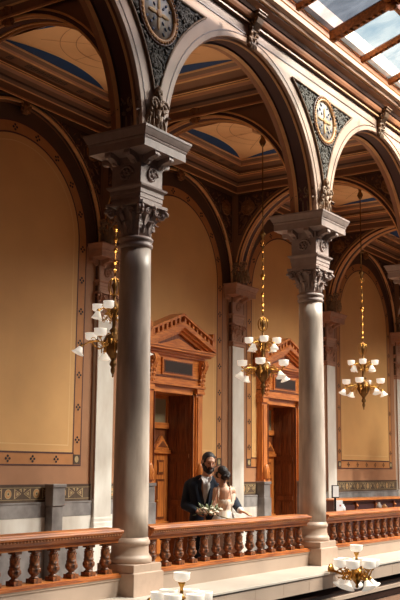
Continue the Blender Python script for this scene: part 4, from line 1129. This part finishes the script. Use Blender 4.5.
# far arm up on his chest
chain(b, [(.11, .02, 1.35), (.13, .12, 1.24), (.06, .17, 1.30)], [.044, .036, .028])
hand(b, (.06, .175, 1.305), (-.6, .25, .3), (.2, 1, 0), .86, curl=.4, thumb=-1)
organic(b, 'body', br, .0065, 3)
face_bits(br, TB, 1.0)
b = ob('beardm'); R3 = TB.to_3x3()
def PB(x, y, z): return TB @ Vector((x, y, z))
b.ball(PB(0, .025, .03), (.076, .088, .086), 'beardm', 3, R3); b.ball(PB(0, .06, -.03), (.066, .054, .058), 'beardm', 3, R3)
for s in (-1, 1): b.ball(PB(s*.068, -.005, -.0), (.018, .036, .044), 'beardm', 2, R3)
rnd = random.Random(2)
for i in range(15):
    a = rnd.uniform(0, 2*PI); r = rnd.uniform(.0, .035)
    b.ball(PB(r*cos(a), .105+rnd.uniform(-.01, .02), -.02+r*1.2*sin(a)), rnd.uniform(.018, .028), 'beardm', 2)
organic(b, 'hair', br, .006, 1)
b = ob('gown')
chain(b, [(.015, .0, 1.205), (.01, .01, 1.12), (.01, .01, 1.03)], [.095, .087, .115])
for s in (-1, 1): seg(b, (.02+s*.08, .04, 1.29), (.015+s*.05, .02, 1.20), .058, .07)
chain(b, [(-.05, .07, 1.27), (.08, .07, 1.27)], [.05, .05])
organic(b, 'gown_bodice', br, .007, 3)
b = ob('gown')
for s in (-1, 1): b.tube([(.02+s*.085, .07, 1.31), (.02+s*.075, .03, 1.405), (.02+s*.07, -.04, 1.39), (.02+s*.075, -.098, 1.31), (.02+s*.08, -.098, 1.22)], .007, 'gown', n=6)
b.build('straps', br)
b = ob('gown_s')
V = []; F = []; n_ = 40; pr = [(.105, 1.10), (.125, 1.04), (.155, .98), (.18, .90), (.22, .6), (.27, .3), (.33, .01)]
for i, (r, z) in enumerate(pr):
    for k in range(n_):
        t = 2*PI*k/n_; rr = r*(1+.05*i/6*sin(t*9+i*.3)); V.append((.01+rr*cos(t), .01+rr*.85*sin(t)*(1 if r < .2 else .9)+.0, z))
for i in range(len(pr)-1):
    for k in range(n_): F.append((i*n_+k, i*n_+(k+1) % n_, (i+1)*n_+(k+1) % n_, (i+1)*n_+k))
b.raw(V, F, 'gown_s', True); b.build('gown_skirt', br)

# ---- bouquet
bq = empty('bouquet', (0, 0, 0), label='bouquet of cream flowers and eucalyptus lying on the handrail', cat='bouquet')
hx = Vector((2.29, .34, 0)); RX = Vector((sin(YAW), -cos(YAW), 0)); RYv = Vector((cos(YAW), sin(YAW), 0))
bq.location = hx+RX*(-.06)+RYv*(-.29)+Vector((0, 0, 1.07)); bq.rotation_euler.z = YAW-PI/2; bq.scale = (1.1, 1.1, 1.3)
rnd = random.Random(11)
b = ob('stem')
for i in range(9): b.tube([(-.02, 0, .0), (.10, -.02+rnd.uniform(-.02, .02), -.03), (.21+rnd.uniform(-.02, .03), -.04+rnd.uniform(-.03, .03), -.05+rnd.uniform(-.004, .02))], .005, 'stem', n=6)
b.build('stems', bq)
b = ob('leaf')
for i in range(60):
    a = rnd.uniform(0, 2*PI); e = rnd.uniform(-.2, 1.2); d = Vector((cos(a)*cos(e)*1.35-.25, sin(a)*cos(e)*.8, sin(e)*.8)); p = Vector((-.10, 0, .01))+d*rnd.uniform(.05, .115)
    p.z = max(p.z*1.2, -.04)
    T = Matrix.Rotation(a, 3, 'Z') @ Matrix.Rotation(-e, 3, 'Y'); b.ball(p, (rnd.uniform(.02, .034), .012, .004), 'leaf', 1, T)
b.build('leaves', bq)
for i in range(9):
    a = i*2.4; r = .02+.010*i; c = Vector((-.09+r*cos(a)*1.2, r*sin(a)*.7-.02, .035+.02*cos(i*1.7)))
    f = ob('petal')
    for q in range(7): t = q*2*PI/7; f.ball(c+Vector((.014*cos(t), .014*sin(t), .004)), (.014, .014, .010), 'petal', 1)
    f.ball(c+Vector((0, 0, .012)), .010, 'petal', 1); f.build('flower', bq)

# ------------------------------------------------------------------ camera
cam = bpy.data.cameras.new('camera'); co_ = bpy.data.objects.new('camera', cam); COL.objects.link(co_)
pitch, yaw, roll = .1668, .5859, .0093
Fv = Vector((cos(pitch)*cos(yaw), cos(pitch)*sin(yaw), sin(pitch))); Rv = Vector((sin(yaw), -cos(yaw), 0)); Uv = Rv.cross(Fv)
R2 = Rv*cos(roll)+Uv*sin(roll); U2 = Uv*cos(roll)-Rv*sin(roll)
m3 = Matrix((R2, U2, -Fv)).transposed(); co_.matrix_world = Matrix.Translation((-8.184, -6.249, 1.62)) @ m3.to_4x4()
cam.sensor_fit = 'VERTICAL'; cam.sensor_height = 36; cam.sensor_width = 24; cam.lens = 996.6*36/600
cam.clip_end = 200
bpy.context.scene.camera = co_

# ------------------------------------------------------------------ light
sc_ = bpy.context.scene
w = bpy.data.worlds.new('world'); sc_.world = w; w.use_nodes = True; nt = w.node_tree
bg = nt.nodes['Background']; N = nt.nodes.new; K = nt.links.new
tc = N('ShaderNodeTexCoord'); dt = N('ShaderNodeVectorMath'); dt.operation = 'DOT_PRODUCT'; nv = Vector((.78, .12, .62)).normalized(); dt.inputs[1].default_value = nv
rp = N('ShaderNodeValToRGB'); K(tc.outputs['Generated'], dt.inputs[0]); K(dt.outputs['Value'], rp.inputs[0]); K(rp.outputs[0], bg.inputs[0])
e = rp.color_ramp.elements
e[0].position = .50; e[0].color = (.012, .009, .008, 1); e[1].position = .85; e[1].color = (.70, .80, .86, 1)
bg.inputs[1].default_value = 1.0
def aim(o, loc, target): o.location = loc; o.rotation_euler = (Vector(loc)-Vector(target)).to_track_quat('Z', 'Y').to_euler()
def sun(az, el, energy, color, angle):
    l = bpy.data.lights.new('sun', 'SUN'); l.energy = energy; l.color = color; l.angle = math.radians(angle)
    o = bpy.data.objects.new('sun', l); COL.objects.link(o)
    a, e_ = math.radians(az), math.radians(el); aim(o, Vector((cos(a)*cos(e_), sin(a)*cos(e_), sin(e_)))*20, (0, 0, 0)); return o
def area(loc, target, size, energy, color):
    l = bpy.data.lights.new('skylight_glow', 'AREA'); l.shape = 'RECTANGLE'; l.size, l.size_y = size; l.energy = energy; l.color = color
    o = bpy.data.objects.new('skylight_glow', l); COL.objects.link(o); aim(o, loc, target); return o
sun(-74, 52, 5.6, (1, .93, .84), 3)
area((10, -7.5, 12), (4, 3, .8), (7, 4), 9000, (1, .90, .79))
def uplight(loc, p):
    l = bpy.data.lights.new('shade_uplight', 'SPOT'); l.energy = p; l.color = (1, .84, .64); l.shadow_soft_size = .2; l.spot_size = math.radians(64); l.spot_blend = .6
    o = bpy.data.objects.new('shade_uplight', l); COL.objects.link(o); o.location = loc; o.rotation_euler = (PI, 0, 0); return o
for x in (-2, 1.97, 5.93, 9.87, 13.9): uplight((x, YC-.32, 3.95), 110)
def bulb(loc, p):
    l = bpy.data.lights.new('bulb', 'POINT'); l.energy = p; l.color = (1, .82, .60); l.shadow_soft_size = .15
    o = bpy.data.objects.new('bulb', l); COL.objects.link(o); o.location = loc
for x in (1.97, 5.93, 9.87, 13.9): bulb((x, YC, 2.62), 7); bulb((x, YC, 4.25), 7)
bulb((3.24, -1.0, .85), .5); bulb((-.52, -1.0, .85), .5)
vs = sc_.view_settings; vs.view_transform = 'Standard'; vs.look = 'None'; vs.gamma = 1; vs.use_curve_mapping = False; vs.exposure = .1
